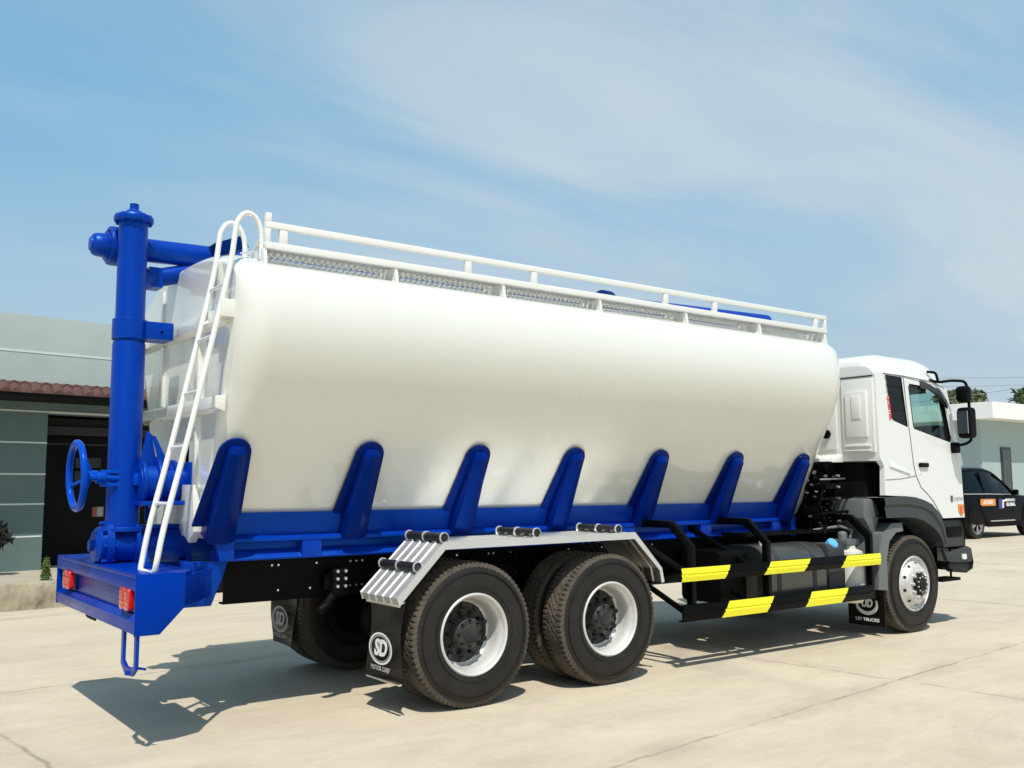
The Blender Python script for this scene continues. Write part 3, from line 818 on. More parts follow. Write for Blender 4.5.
def front_rim():
    m = MB()
    m.lathe([(.300, .030), (.301, .012), (.296, .003), (.288, -.001), (.279, .005), (.273, .018), (.262, .030), (.250, .028), (.232, .006), (.214, -.022), (.196, -.040), (.178, -.046), (.118, -.046), (.112, -.040)], (0, 0, 0), 'y', 72)
    m.lathe([(.300, .03), (.285, .12), (.27, .2), (.288, .255), (.12, .25)], (0, 0, 0), 'y', 48, 1)
    return m.mesh('wheel', ['front_rim', 'hub'], angle=40)
def front_hub():
    m = MB()
    m.lathe([(.119, -.040), (.117, -.07), (.108, -.08), (.085, -.084), (.06, -.088), (.055, -.10), (.001, -.102)], (0, 0, 0), 'y', 36, 0)
    for i in range(10):
        a = 2 * PI * i / 10
        m.cyl((.143 * math.cos(a), 0, .143 * math.sin(a)), 'y', .021, -.060, -.044, 10, 1); m.cyl((.143 * math.cos(a), 0, .143 * math.sin(a)), 'y', .017, -.076, -.06, 6, 1)
        a += PI / 10
        er, et = Vector((math.cos(a), 0, math.sin(a))), Vector((-math.sin(a), 0, math.cos(a)))
        nn_ = (er * .84 + Vector((0, -.54, 0))); ss_ = (er * -.54 + Vector((0, -.84, 0))); cc_ = er * .2255 + Vector((0, -.0065, 0)) + nn_ * .0025
        m.add([cc_ + et * .017 * math.cos(t * PI / 6) + ss_ * .018 * math.sin(t * PI / 6) for t in range(12)], [tuple(range(12))], 0)
        m.cyl((.082 * math.cos(a), 0, .082 * math.sin(a)), 'y', .010, -.092, -.075, 6, 1)
    return m.mesh('hub', ['hub', 'front_rim'], angle=35)
RR, RH, FR, FH = rear_rim(), rear_hub(), front_rim(), front_hub()
def wheel(x, y, flip, rim, hub, turn):
    o = bpy.data.objects.new('wheel', rim); COL.objects.link(o); o.parent = T
    o.location = (x, y, .525); o.rotation_euler = (0, turn, PI if flip else 0)
    for nm, me in (('tyre', TY), ('hub', hub)):
        c_ = bpy.data.objects.new(nm, me); COL.objects.link(c_); c_.parent = o
k = 0
for ax in (0., 1.341):
    for sy in (-1, 1):
        wheel(ax, sy * 1.22, sy > 0, RR, RH, .35 * k); k += 1
        # inner twin of the pair
        wheel(ax, sy * .895, sy > 0, RR, RH, .35 * k + .2); k += 1
for sy in (-1, 1): wheel(5.836, sy * 1.22, sy > 0, FR, FH, .4 * k); k += 1

# ---- rear fenders with rubber rollers, mud flaps -----------------
fp = [(-.645, .785), (-.665, .83), (-.285, 1.195), (1.60, 1.205), (1.90, .90), (1.925, .785)]
def fender(sy):
    f = MB()
    yi, yo = sy * .70, sy * 1.235
    n = 40; cols = []
    for i in range(n + 1):
        t = i / n; y = yi + (yo - yi) * t
        ph = (t * 5) % 1
        up = .010 if (ph < .12 or ph > .88) else 0.
        cols.append((y, up))
    nn = []
    for i, p in enumerate(fp):
        a = fp[max(0, i - 1)]; b2 = fp[min(len(fp) - 1, i + 1)]
        d = Vector((b2[0] - a[0], b2[1] - a[1])).normalized(); nn.append(Vector((-d.y, d.x)))
    rings_ = [[(p[0] + nr.x * u, y, p[1] + nr.y * u) for y, u in cols] for p, nr in zip(fp, nn)]
    f.loft(rings_, closed=False)
    f.m = [1 if f.v[q[0]].x < -.30 else 0 for q in f.f]
    fen = f.build('fender', ['alu', 'alu_matt'], T, angle=20, thick=.004)
    e = MB()
    outer = [(p[0] + nr.x * .012, p[1] + nr.y * .012) for p, nr in zip(fp, nn)]; inner = [(p[0] - nr.x * (.045 if i_ < 4 else .022), p[1] - nr.y * (.045 if i_ < 4 else .022)) for i_, (p, nr) in enumerate(zip(fp, nn))]
    for i in range(len(fp) - 1):
        e.prism([outer[i], outer[i + 1], inner[i + 1], inner[i]], 'xz', sy * 1.236, sy * 1.244)
    e.build('fender_edge', 'alu_edge', fen)
    for (x, z, y0, y1) in ((-.27, 1.235, -.72, -1.21), (-.485, 1.035, -.70, -1.20), (.58, 1.243, -.72, -1.21), (1.44, 1.245, -.72, -1.21)):
        r = MB()
        r.cyl((x, 0, z), 'y', .032, sy * abs(y0), sy * abs(y1), 16)
        ro = r.build('roller', 'roller', fen)
        q = MB()
        for t in (0, .5, 1):
            y = sy * (abs(y0) + (abs(y1) - abs(y0)) * t); q.lathe([(.033, -.008), (.039, -.006), (.039, .006), (.033, .008)], (x, y, z), 'y', 16)
        each(q, 'roller_ring', 'alu_edge', ro)
    q = MB()
    for x in (-.2, .45, .9, 1.25):
        q.tube([(x, sy * .45, 1.0), (x, sy * .62, 1.15), (x, sy * 1.2, 1.165)], .018, 8)
    for x in (1.60, 1.68, 1.76):
        q.tube([(x - .08, sy * .6, 1.13), (x + .1, sy * .62, .92), (x + .1, sy * .62, .80)], .012, 6)
    each(q, 'fender_arm', 'black', fen)
    # flap with printed emblem
    m = MB(); nx_, nz_ = 10, 14; grid = []
    for j in range(nz_ + 1):
        for i in range(nx_ + 1):
            u, v_ = i / nx_, j / nz_
            grid.append((-.595 + .05 * (sy > 0) + .018 * math.sin(v_ * 5 + u * 2.5) - .012 * v_ + .02 * math.sin(u * 3) * v_, sy * (.715 + .475 * u), .79 - .555 * v_))
    m.add(grid, [(j * (nx_ + 1) + i, j * (nx_ + 1) + i + 1, (j + 1) * (nx_ + 1) + i + 1, (j + 1) * (nx_ + 1) + i) for j in range(nz_) for i in range(nx_)])
    fl = m.build('mud_flap', 'flap', T, thick=.008)
    e = MB()
    xo = -.635 + .05 * (sy > 0)
    ec, ez = sy * .945, .455
    def ell(ra, rb, n=48): return [(xo, ec + ra * math.cos(2 * PI * i / n), ez + rb * math.sin(2 * PI * i / n)) for i in range(n)]
    for (ra, rb, ra2, rb2) in ((.168, .112, .148, .098), (.137, .091, .132, .087)):
        A, B_ = ell(ra, rb), ell(ra2, rb2); e.add(A + B_, [(i, (i + 1) % 48, 48 + (i + 1) % 48, 48 + i) for i in range(48)])
    fm = frame((xo, ec, ez), (0, -1, 0), (0, 0, 1))
    text_into(e, 'SD', .155, fm, 0, shear=.18, off=.006, width=.185)
    e.build('emblem', 'emblem' if sy < 0 else 'emblem_grey', fl)
    e = MB(); text_into(e, 'MOTOR CORP', .046, frame((xo, ec, .315), (0, -1, 0), (0, 0, 1)), 0, off=.0005, width=.27); e.build('flap_lettering', 'emblem_grey', fl)
    if sy < 0:
        e = MB(); e.box(-.625, -.60, -1.19, -.715, .229, .241); e.box(-.63, -.615, -1.19, -.72, .765, .80); each(e, 'flap_strip', 'alu', fl)
fender(-1); fender(1)

# ---- side guards --------------------------------------------------
def guard(sy):
    y = sy * 1.24
    g_ = MB()
    def bar(x0, x1, z0, z1):
        zm = (z0 + z1) / 2
        pr = [(0, z0), (sy * .012, z0), (sy * .022, zm - .012), (sy * .012, zm), (sy * .022, zm + .012), (sy * .012, z1), (0, z1)]
        g_.prism([(y - sy * .02 + a, z) for a, z in pr], 'yz', x0, x1)
        g_.box(x0, x1, y - sy * .06, y - sy * .0205, z1 - .012, z1); g_.box(x0, x1, y - sy * .06, y - sy * .0205, z0, z0 + .012)
    bar(2.155, 5.17, .768, .885); bar(2.165, 5.02, .425, .565)
    for xp in (2.33, 3.37, 5.05):
        g_.tube([(xp - .04, sy * .45, 1.255), (xp - .04, sy * 1.0, 1.255), (xp, sy * 1.185, 1.06), (xp, sy * 1.185, .42)], 0, rect=(.028, .034), up=(1, 0, 0))
    for xp in (2.15, 3.05, 3.9):
        g_.tube([(xp, sy * .5, 1.2), (xp + .2, sy * 1.18, .80)], 0, rect=(.022, .022))
        g_.tube([(xp, sy * .5, .85), (xp + .1, sy * 1.18, .5)], 0, rect=(.02, .02))
    go = g_.build('side_guard', 'black_gloss', T, bevel=.003)
    k_ = MB()
    for z0, z1, segs in ((.768, .885, ((2.156, 2.72, 2.795, 0), (3.262, 3.87, 3.98, 1), (4.47, 5.172, 5.172, 1))), (.425, .565, ((2.66, 3.29, 3.40, 1), (3.87, 4.46, 4.585, 1)))):
        zm = (z0 + z1) / 2
        for xa, xb, xt, slant in segs:
            sh = .11 if slant else 0
            zs_ = [(z0, .012), (zm - .012, .022), (zm, .012), (zm + .012, .022), (z1, .012)]
            A, B_ = [], []
            for z, d in zs_:
                t = (z - z0) / (z1 - z0)
                A.append((xa + sh * t, y - sy * .02 + sy * (d + .0025), z)); B_.append((xb + (xt - xb) * t, y - sy * .02 + sy * (d + .0025), z))
            k_.loft([A, B_], closed=False)
    each(k_, 'warning_stripe', 'yellow', go, angle=20)
guard(-1); guard(1)

# ---- tanks and units on the frame --------------------------------
f = MB(); f.prism(rounded(-1.13, -.50, .40, 1.02, .20, 8), 'yz', 3.42, 4.38); ft = f.build('fuel_tank', 'fuel_tank', T, bevel=.012)
q = MB()
for x in (3.62, 4.18):
    pr = rounded(-1.134, -.496, .396, 1.024, .204, 8); q.prism(pr, 'yz', x - .03, x + .03)
each(q, 'tank_strap', 'plastic', ft)
q = MB(); q.lathe([(.055, -.03), (.055, .02), (.04, .035), (.001, .036)], (3.60, -.98, 1.03), 'z', 18, cap0=True); q.build('fuel_cap', 'lens_white', ft)
f = MB(); f.prism(rounded(-1.10, -.62, .42, 1.00, .07, 4), 'yz', 4.46, 4.74); ut = f.build('urea_tank', 'plastic', T, bevel=.015)
q = MB(); fm = frame((4.60, -1.06, .985), (1, 0, 0), (0, .5, .87))
q.lathe([(.062, -.02), (.062, .03), (.05, .045), (.001, .046)], (0, 0, 0), 'z', 20, cap0=True, mtx=frame((4.60, -1.04, .985), (1, 0, 0), (0, .64, .77)))
q.build('urea_cap', 'blue_cap', ut)
f = MB(); f.lathe([(.001, .36), (.12, .37), (.155, .42), (.16, .5), (.16, .84), (.14, .90), (.07, .93), (.065, .96), (.001, .965)], (4.99, -.98, 0), 'z', 28)
rt = f.build('air_reservoir', 'cream_tank', T)
q = MB(); q.box(4.88, 5.10, -1.04, -.86, .965, 1.03); q.lathe([(.05, 1.03), (.05, 1.09), (.03, 1.11), (.001, 1.112)], (4.93, -.95, 0), 'z', 14); q.tube([(5.02, -.98, 1.03), (5.06, -.98, 1.12), (4.96, -.9, 1.16), (4.7, -.75, 1.12)], .018, 8)
q.build('reservoir_fitting', 'grey_plastic', rt, bevel=.006)
q = MB(); q.box(3.45, 5.1, -.88, -.5, 1.10, 1.13); q.build('catwalk_plate', 'black', T)
f = MB(); f.prism(rounded(.5, 1.12, .50, 1.0, .16, 6), 'yz', 3.3, 4.6); f.build('left_tank', 'fuel_tank', T, bevel=.01)
f = MB(); f.prism(rounded(-.98, -.48, .50, .98, .05, 3), 'yz', 2.95, 3.32); f.build('battery_box', 'black', T, bevel=.01)

# ---- engine bay between tank and cab -----------------------------
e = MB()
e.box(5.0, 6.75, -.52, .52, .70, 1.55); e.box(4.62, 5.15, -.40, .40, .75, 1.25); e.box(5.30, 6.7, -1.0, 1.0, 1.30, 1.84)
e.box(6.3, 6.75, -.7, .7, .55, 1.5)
e.build('engine', 'engine_black', T, bevel=.03)
e = MB()
e.box(4.86, 5.10, -.66, -.40, 1.1, 1.78); e.cyl((4.92, -.10, 0), 'z', .13, 1.1, 1.95, 24); e.box(4.75, 5.22, -.9, .9, 1.56, 1.62)
for i in range(9):
    y = -.85 + i * .19; e.tube([(4.78, y, 1.60), (4.74, y + .04, 1.40), (4.82, y + .02, 1.2), (4.7, y - .05, 1.08)], .017, 6)
for z in (1.3, 1.45): e.tube([(4.62, -.9, z), (5.2, -.9, z + .02)], .016, 6)
e.box(4.72, 4.80, -.8, -.62, 1.24, 1.38); e.box(4.90, 5.06, -.75, -.67, 1.52, 1.66)
hs = e.build('hydraulic_unit', 'black', T, bevel=.006)
e = MB(); rnd = random.Random(3)
for i in range(34):
    x_ = 4.69 + rnd.random() * .45; z_ = 1.15 + rnd.random() * .6; y_ = -.68 - rnd.random() * .10
    e.cyl((x_, y_, z_), 'y', .012, -.014, .014, 6)
for z in (1.70, 1.58, 1.46, 1.22): e.cyl((4.92, -.93, z), 'y', .014, -.016, .016, 6)
e.tube([(4.70, -.86, 1.66), (5.15, -.86, 1.67)], .010, 6)
each(e, 'hose_fitting', 'steel', hs)
e = MB(); e.prism(rounded(4.99, 5.17, 1.74, 1.86, .04), 'xz', -.74, -.56); e.cyl((5.19, -.60, 2.17), 'x', .05, .0, .06, 16)
each(e, 'cab_latch', 'black_gloss', T, bevel=.01)

# ---- cab ----------------------------------------------------------
YS = 1.245
def side(sy, d=0.): return lambda x, z: (x, sy * (YS + d - max(0, z - 1.2) * .022), z)
arch_o = [(5.262, 1.470), (5.56, 1.480), (5.718, 1.476), (5.90, 1.462), (6.064, 1.431), (6.21, 1.385), (6.336, 1.305), (6.42, 1.215)]
door_line = [(5.800, 2.80), (5.852, 2.24), (5.896, 1.819), (5.926, 1.709), (6.014, 1.575), (6.13, 1.505), (6.249, 1.418), (6.34, 1.315), (6.405, 1.218)]
qw = [(5.452, 2.800), (5.455, 2.805), (5.772, 2.795), (5.838, 2.245), (5.83, 2.238), (5.56, 2.30), (5.535, 2.315), (5.52, 2.345)]
dw = [(5.915, 2.725), (5.90, 2.70), (5.944, 2.25), (5.955, 2.232), (6.69, 2.098), (6.705, 2.105), (6.72, 2.14), (6.585, 2.66), (6.55, 2.695), (6.51, 2.705)]
cabm = MB()
for sy in (-1, 1):
    quarter = [(5.30, 1.49), (5.32, 1.80), (5.25, 1.90), (5.25, 2.80), (5.41, 2.815)] + door_line[:] + arch_o[-2:0:-1]
    seam = 2.815
    cabm.holed([(p[0], p[1]) for p in quarter], [qw], side(sy))
    # strip over the door, up to the roof seam
    cabm.holed([(5.806, 2.803), (5.80, 2.812), (6.42, 2.775), (6.60, 2.74), (6.64, 2.70), (6.55, 2.722), (6.42, 2.745)], [], side(sy, .002))
# roof: lofted arches
st_ = [(5.25, 2.80, 2.90), (5.262, 2.802, 2.95), (5.29, 2.806, 2.985), (5.36, 2.812, 3.022), (5.50, 2.811, 3.045), (5.62, 2.808, 3.058), (5.8, 2.803, 3.055), (6.1, 2.79, 3.056), (6.3, 2.782, 3.052), (6.45, 2.772, 3.03), (6.57, 2.755, 2.985), (6.655, 2.725, 2.905), (6.69, 2.70, 2.78)]
rings_ = []
for x, z0, z1 in st_:
    hw = YS - (z0 - 1.2) * .022
    h = z1 - z0; ring = [(x, -hw, z0)]
    for i in range(1, 9):
        t = PI / 2 * i / 8; ring.append((x, -(hw - .03 - .20 * (1 - math.cos(t))) + (.0 if i else 0), z0 + .02 + (h - .02) * math.sin(t)))
    ring += [(x, y, z1 + .012 * (1 - abs(y))) for y in (-.6, -.3, 0, .3, .6)]
    ring += [(p[0], -p[1], p[2]) for p in ring[8::-1]]
    rings_.append(ring)
cabm.loft(rings_, closed=False)
# back wall with round corner posts
r0 = rings_[0]
cabm.add(r0 + [(5.25, -1.215, 2.80), (5.25, 1.215, 2.80)], [tuple(range(len(r0)))])
cabm.loft([[(5.25, y, 2.80) for y in (-1.208, -.95, 0, .95, 1.208)], [(5.25, y, 1.86) for y in (-1.23, -.95, 0, .95, 1.23)]], closed=False)
cabm.loft([[(5.25, y, 1.86) for y in (-1.23, 1.23)], [(5.62, y, 1.84) for y in (-1.23, 1.23)]], closed=False)
for sy in (-1, 1):
    cabm.add([(5.25, sy * 1.229, 1.90), (5.25, sy * 1.18, 1.86), (5.32, sy * 1.18, 1.80), (5.30, sy * 1.18, 1.49), (5.30, sy * 1.237, 1.49), (5.32, sy * 1.231, 1.80)], [(0, 1, 2, 5), (5, 2, 3, 4)])
    # wheel-house inner skin
    cabm.loft([[(x, sy * 1.24, z - .004) for x, z in arch_o], [(x, sy * .80, z - .004) for x, z in arch_o]], closed=False)
# front: corners, panel below windscreen
fr_secs = []
for z, xf, bul in ((2.70, 6.66, .16), (2.40, 6.74, .19), (2.10, 6.82, .21), (1.85, 6.90, .22), (1.55, 6.92, .24), (1.215, 6.92, .25)):
    hw = YS - max(0, z - 1.2) * .022
    sec = []
    for i in range(17):
        u = -1 + 2 * i / 16; sec.append((xf + bul * (1 - abs(u) ** 3.2), hw * u, z))
    fr_secs.append(sec)
cabm.loft(fr_secs[3:], closed=False)
cab = cabm.build('cab', 'cab_white', T, angle=32)
q = MB(); q.loft(fr_secs[:4], closed=False); q.build('windscreen', 'cab_glass', cab)
q = MB()
for sy in (-1, 1):
    q.tube([(x + .004, sy * (YS - max(0, z - 1.2) * .022 - .01), z) for x, z in ((6.64, 2.71), (6.72, 2.40), (6.80, 2.10), (6.89, 1.82))], 0, rect=(.02, .05), up=(0, 1, 0))
each(q, 'windscreen_pillar', 'cab_white', cab)
# back-wall pressings
q = MB()
def plate(y0, y1, z0, z1, d=.012): q.box(5.2499 - d, 5.2495, y0, y1, z0, z1)
plate(-1.19, -.80, 1.95, 2.76, .022)
q.box(5.205, 5.2275, -1.12, -.86, 2.12, 2.62); q.box(5.195, 5.2045, -1.05, -.94, 2.32, 2.57)
q.box(5.20, 5.2275, -1.15, -.84, 2.015, 2.035); q.box(5.20, 5.2275, -1.15, -.84, 1.965, 1.985)
plate(-.72, -.05, 2.0, 2.70, .018); plate(.05, .72, 2.0, 2.70, .018); plate(.80, 1.19, 1.95, 2.76, .022)
q.prism([(5.2498, 1.94), (5.12, 1.90), (5.10, 1.85), (5.2498, 1.85)], 'xz', -.78, .78)
each(q, 'back_pressing', 'cab_white', cab, bevel=.006)
q = MB(); q.box(5.235, 5.2465, -1.19, -.72, 2.775, 2.790); q.build('back_seam', 'plastic', cab)
for sy in (-1, 1):
    q = MB(); fa, fb_ = side(sy, .001), side(sy, .016)
    q.add([fa(5.42, 1.885), fb_(5.42, 1.80), fb_(5.80, 1.722), fa(5.70, 1.79), fa(5.42, 1.792), fa(5.815, 1.712)], [(0, 1, 2, 3), (1, 4, 5, 2), (3, 2, 5), (0, 1, 4)]); q.build('side_pressing', 'cab_white', cab, angle=10)
    # quarter window
    q = MB(); q.holed(qw, [], side(sy, -.010)); 
    for z in (2.43, 2.56, 2.69): q.tube([side(sy, -.006)(5.50, z), side(sy, -.006)(5.80, z - .01)], .006, 4)
    q.build('quarter_window', 'dark_glass', cab)
    # roof seam gutter
    q = MB(); q.tube([side(sy, .004)(x, z) for x, z in ((5.41, 2.818), (5.8, 2.812), (6.2, 2.792), (6.42, 2.78), (6.62, 2.735))], .005, 6); q.build('roof_seam', 'seam', cab)
    # door
    d = MB()
    outer = [(p[0] + .010, p[1]) for p in door_line[1:-1]]
    dpoly = [(5.812, 2.795)] + outer + [(6.43, 1.222), (6.90, 1.222), (6.905, 1.82), (6.80, 2.11), (6.71, 2.42), (6.645, 2.69), (6.55, 2.718), (6.42, 2.74)]
    d.holed(dpoly, [dw], side(sy, .003))
    door = d.build('door', 'cab_white', T, angle=30)
    door_inner = MB(); door_inner.holed(dpoly, [dw], side(sy, -.05)); door_inner.build('door_lining', 'dash', door)
    q = MB(); q.holed(dw, [], side(sy, -.012)); q.build('door_glass', 'cab_glass', door)
    q = MB(); q.tube([side(sy, -.004)(x, z) for x, z in dw], .011, 6, closed=True)
    q.holed([(6.50, 2.70), (6.585, 2.66), (6.72, 2.14), (6.66, 2.108), (6.63, 2.14), (6.525, 2.62)], [], side(sy, -.006)); q.build('window_seal', 'black', door)
    q = MB()
    gap = [side(sy, .0035)(x, z) for x, z in door_line]
    q.tube(gap, .0035, 5); q.tube([side(sy, .0025)(x, z) for x, z in ((5.325, 1.655), (5.60, 1.665), (5.93, 1.70))], .0035, 5); each(q, 'door_gap', 'seam', door)
    q = MB()
    q.prism(rounded(5.99, 6.17, 1.795, 1.845, .02), 'xz', sy * 1.236, sy * 1.262)
    q.build('door_handle', 'black_gloss', door, bevel=.008)
    q = MB(); q.prism(rounded(6.02, 6.15, 1.83, 1.875, .02), 'xz', sy * 1.232, sy * 1.243); q.cyl((6.01, sy * 1.24, 1.735), 'y', .012, -.006, .006, 10); each(q, 'handle_recess', 'white', door)
    # rain visor
    q = MB()
    vis = []
    for x, z, dd in ((6.13, 2.765, .012), (6.25, 2.755, .05), (6.42, 2.70, .075), (6.60, 2.58, .06), (6.645, 2.55, .03)):
        yb = YS - (z - 1.2) * .022
        vis.append([(x, sy * (yb + .002), z + .02), (x, sy * (yb + dd), z - .02), (x + .01, sy * (yb + dd), z - .075), (x + .01, sy * (yb + .004), z - .06)])
    q.loft(vis, cap0=True, cap1=True); q.build('rain_visor', 'plastic', door)
    # wheel-arch flare
    ai = [(5.262, 1.25), (5.56, 1.25), (5.825, 1.242), (5.97, 1.212), (6.093, 1.165), (6.21, 1.11), (6.31, 1.035), (6.373, .946)]
    ao = [(5.262, 1.464), (5.56, 1.474), (5.718, 1.470), (5.90, 1.456), (6.064, 1.425), (6.21, 1.378), (6.40, 1.20), (6.50, .935)]
    am = [((a[0] + b2[0]) / 2, (a[1] + b2[1]) / 2) for a, b2 in zip(ai, ao)]
    q = MB(); Yf = lambda pts, d: [(x, sy * (YS + d), z) for x, z in pts]
    q.loft([Yf(ao, -.02), Yf(ao, .012), Yf([((a[0] * .35 + b2[0] * .65), (a[1] * .35 + b2[1] * .65)) for a, b2 in zip(ai, ao)], .022), Yf([((a[0] * .45 + b2[0] * .55), (a[1] * .45 + b2[1] * .55)) for a, b2 in zip(ai, ao)], .006), Yf(ai, .026), Yf(ai, -.05), Yf(ai, -.30)], closed=False)
    q.build('wheel_arch', 'plastic', cab, angle=40)
    # rear mudguard of the front wheel
    q = MB()
    pts = [(5.66, 1.19), (5.45, 1.185), (5.27, 1.08), (5.185, .85), (5.165, .50)]; pin = [(5.64, 1.10), (5.50, 1.09), (5.37, 1.0), (5.31, .83), (5.30, .49)]
    q.loft([[(x, sy * .80, z) for x, z in pts], [(x, sy * 1.205, z) for x, z in pts], [(x, sy * 1.225, z) for x, z in pin], [(x, sy * 1.17, z) for x, z in pin], [(x + .04, sy * .80, z) for x, z in pin]], closed=False)
    q.build('mudguard', 'grey_plastic', T, angle=25)
    q = MB(); q.prism([(5.12, 1.455), (5.30, 1.455), (5.42, 1.30), (5.34, 1.10), (5.27, 1.06), (5.12, 1.25)], 'xz', sy * .70, sy * 1.10); q.build('mudguard_wing', 'grey_plastic', T, bevel=.03)
    # front mud flap with emblem
    q = MB(); q.box(5.265, 5.277, sy * .76, sy * 1.20, .10, .50); ff_ = q.build('front_flap', 'flap', T)
    e = MB(); xo = 5.261; ec, ez = sy * .99, .325
    A = []; Bq = []
    for i in range(40):
        a = R(-205 + 230 * i / 39 + 0); A.append((xo, ec - .135 * math.cos(a), ez + .112 * math.sin(a))); Bq.append((xo, ec - (.108 + .008 * math.sin(a)) * math.cos(a), ez + .086 * math.sin(a) + .012))
    e.loft([A, Bq], closed=False)
    text_into(e, 'UD', .115, frame((xo, ec, ez + .01), (0, -1, 0), (0, 0, 1)), 0, shear=.15, off=.006, width=.135)
    text_into(e, 'UD TRUCKS', .047, frame((xo, ec, .165), (0, -1, 0), (0, 0, 1)), 0, off=.001, width=.28)
    e.build('flap_emblem', 'emblem', ff_)
    # mirrors
    YM = sy * 1.43
    q = MB(); q.prism(rounded(6.64, 6.80, 2.13, 2.485, .05, 5), 'xz', YM - .075, YM + .075)
    o = q.v; q.v = [Vector((p.x + .05 * (abs(p.y) - 1.46), p.y, p.z)) for p in o]
    mir = q.build('mirror', 'black', T, bevel=.03)
    q = MB(); q.box(6.617, 6.629, YM - .062, YM + .062, 2.18, 2.44); q.build('mirror_glass', 'mirror', mir)
    q = MB()
    o_ = side(sy, 0)
    q.tube([(6.36, sy * 1.20, 2.80), (6.50, sy * 1.24, 2.78), (6.60, sy * 1.33, 2.80), (6.70, sy * 1.44, 2.79), (6.72, sy * 1.46, 2.71), (6.72, sy * 1.47, 2.40)], .017, 8, fillet=.05)
    q.tube([(6.72, sy * 1.47, 2.30), (6.74, sy * 1.46, 2.10), (6.72, sy * 1.40, 2.065), (6.76, sy * 1.26, 2.05)], .017, 8, fillet=.05)
    q.tube([(6.36, sy * 1.18, 2.90), (6.44, sy * 1.24, 2.89), (6.47, sy * 1.25, 2.77)], .016, 8, fillet=.03)
    q.prism(rounded(6.70, 6.81, 1.965, 2.09, .03), 'xz', sy * 1.215, sy * 1.29)
    q.build('mirror_arm', 'black', mir, bevel=.004)
    q = MB(); q.prism(rounded(6.61, 6.75, 2.54, 2.73, .05, 5), 'xz', YM - .07, YM + .07); q.build('wide_mirror', 'black', mir, bevel=.045)
    # step panel and bumper corner
    q = MB(); q.prism([(6.47, 1.195), (6.93, 1.195), (6.97, 1.0), (6.98, .885), (6.50, .885), (6.51, 1.0)], 'xz', sy * .95, sy * 1.20); q.build('step_panel', 'plastic', T, bevel=.02)
    q = MB(); q.box(6.56, 6.90, sy * 1.20 - .01, sy * 1.20 + .012, 1.0, 1.12); q.box(6.45, 6.85, sy * 1.0, sy * 1.19, .50, .535); q.tube([(6.50, sy * 1.1, .53), (6.50, sy * 1.1, .9)], .014, 6); q.tube([(6.80, sy * 1.1, .53), (6.80, sy * 1.1, .9)], .014, 6); q.build('boarding_step', 'black', T, bevel=.006)
# front bumper, grille, lamps
q = MB()
def bsec(z, x0, bul, hw):
    return [(x0 + bul * (1 - abs(u) ** 3), hw * u, z) for u in [-1 + i / 8 for i in range(17)]]
q.loft([[(6.47, -1.215, .87), (6.47, 1.215, .87)] and bsec(.885, 6.98, .22, 1.2), bsec(.86, 7.06, .24, 1.22), bsec(.70, 7.09, .25, 1.225), bsec(.62, 7.07, .24, 1.22), bsec(.58, 6.98, .22, 1.18)], closed=False)
for sy in (-1, 1):
    q.prism([(6.45, .875), (6.58, .83), (6.98, .885), (7.06, .86), (7.09, .74), (7.05, .70), (6.62, .715), (6.52, .74)], 'xz', sy * 1.18, sy * 1.221)
fb = q.build('front_bumper', 'plastic', T, bevel=.006, angle=35)
for sy in (-1, 1):
    q = MB(); q.prism([(6.60, .714), (7.05, .699), (7.08, .66), (7.05, .60), (6.97, .575), (6.72, .60), (6.58, .66)], 'xz', sy * 1.10, sy * 1.20); q.build('bumper_corner', 'plastic_dark', T, bevel=.01)
for sy in (-1, 1):
    k_ = MB(); k_.prism(rounded(6.84, 6.93, .74, .80, .015), 'xz', sy * 1.221, sy * 1.232); k_.build('marker_lamp', 'lens_white', fb)
    k_ = MB(); k_.prism(rounded(sy * .72 if sy > 0 else -1.05, 1.05 if sy > 0 else -.72, .68, .84, .04), 'yz', 7.14, 7.27); k_.build('headlamp', 'lens_white', fb, bevel=.01)
q = MB(); q.prism(rounded(-.75, .75, 1.0, 1.52, .08), 'yz', 7.155, 7.175)
for i in range(5): q.box(7.175, 7.19, -.72, .72, 1.06 + .09 * i, 1.10 + .09 * i)
q.build('grille', 'black_gloss', T)
q = MB(); q.loft([bsec(1.2148, 6.92, .25, 1.24), bsec(.886, 6.97, .22, 1.2)], closed=False); q.build('lower_panel', 'plastic', T)
# decals on the cab
e = MB(); text_into(e, 'QUESTER', .048, frame((6.775, -1.2525, 1.44), (1, 0, 0), (0, 0, 1)), 0, width=.20); e.box(6.615, 6.655, -1.252, -1.2495, 1.405, 1.475, 1); e.build('cab_lettering', ['emblem_grey', 'dark_print'], cab)
e = MB(); e.prism([(6.765, 1.375), (6.885, 1.37), (6.885, 1.28), (6.83, 1.235), (6.77, 1.285)], 'xz', -1.2535, -1.2495); e.build('shield_badge', 'orange_print', cab)
e = MB(); e.prism([(6.795, 1.355), (6.83, 1.345), (6.83, 1.262), (6.80, 1.285)], 'xz', -1.2555, -1.2537); e.build('badge_mark', 'red_print', cab)
e = MB(); tilt = Vector((-.10, .022, 1)).normalized()
text_into(e, 'QUESTER', .055, frame((5.488, -1.2195, 2.44), -tilt, (1, 0, 0) if False else Vector((1, 0, .1))), 0, off=.003, width=.28)
e.build('red_lettering', 'red_print', cab)
e = MB(); text_into(e, 'UD TRUCKS', .04, frame((5.462, -1.2125, 2.69), -tilt, Vector((1, 0, .1))), 0, off=.001, width=.20); e.build('grey_lettering', 'dark_print', cab)
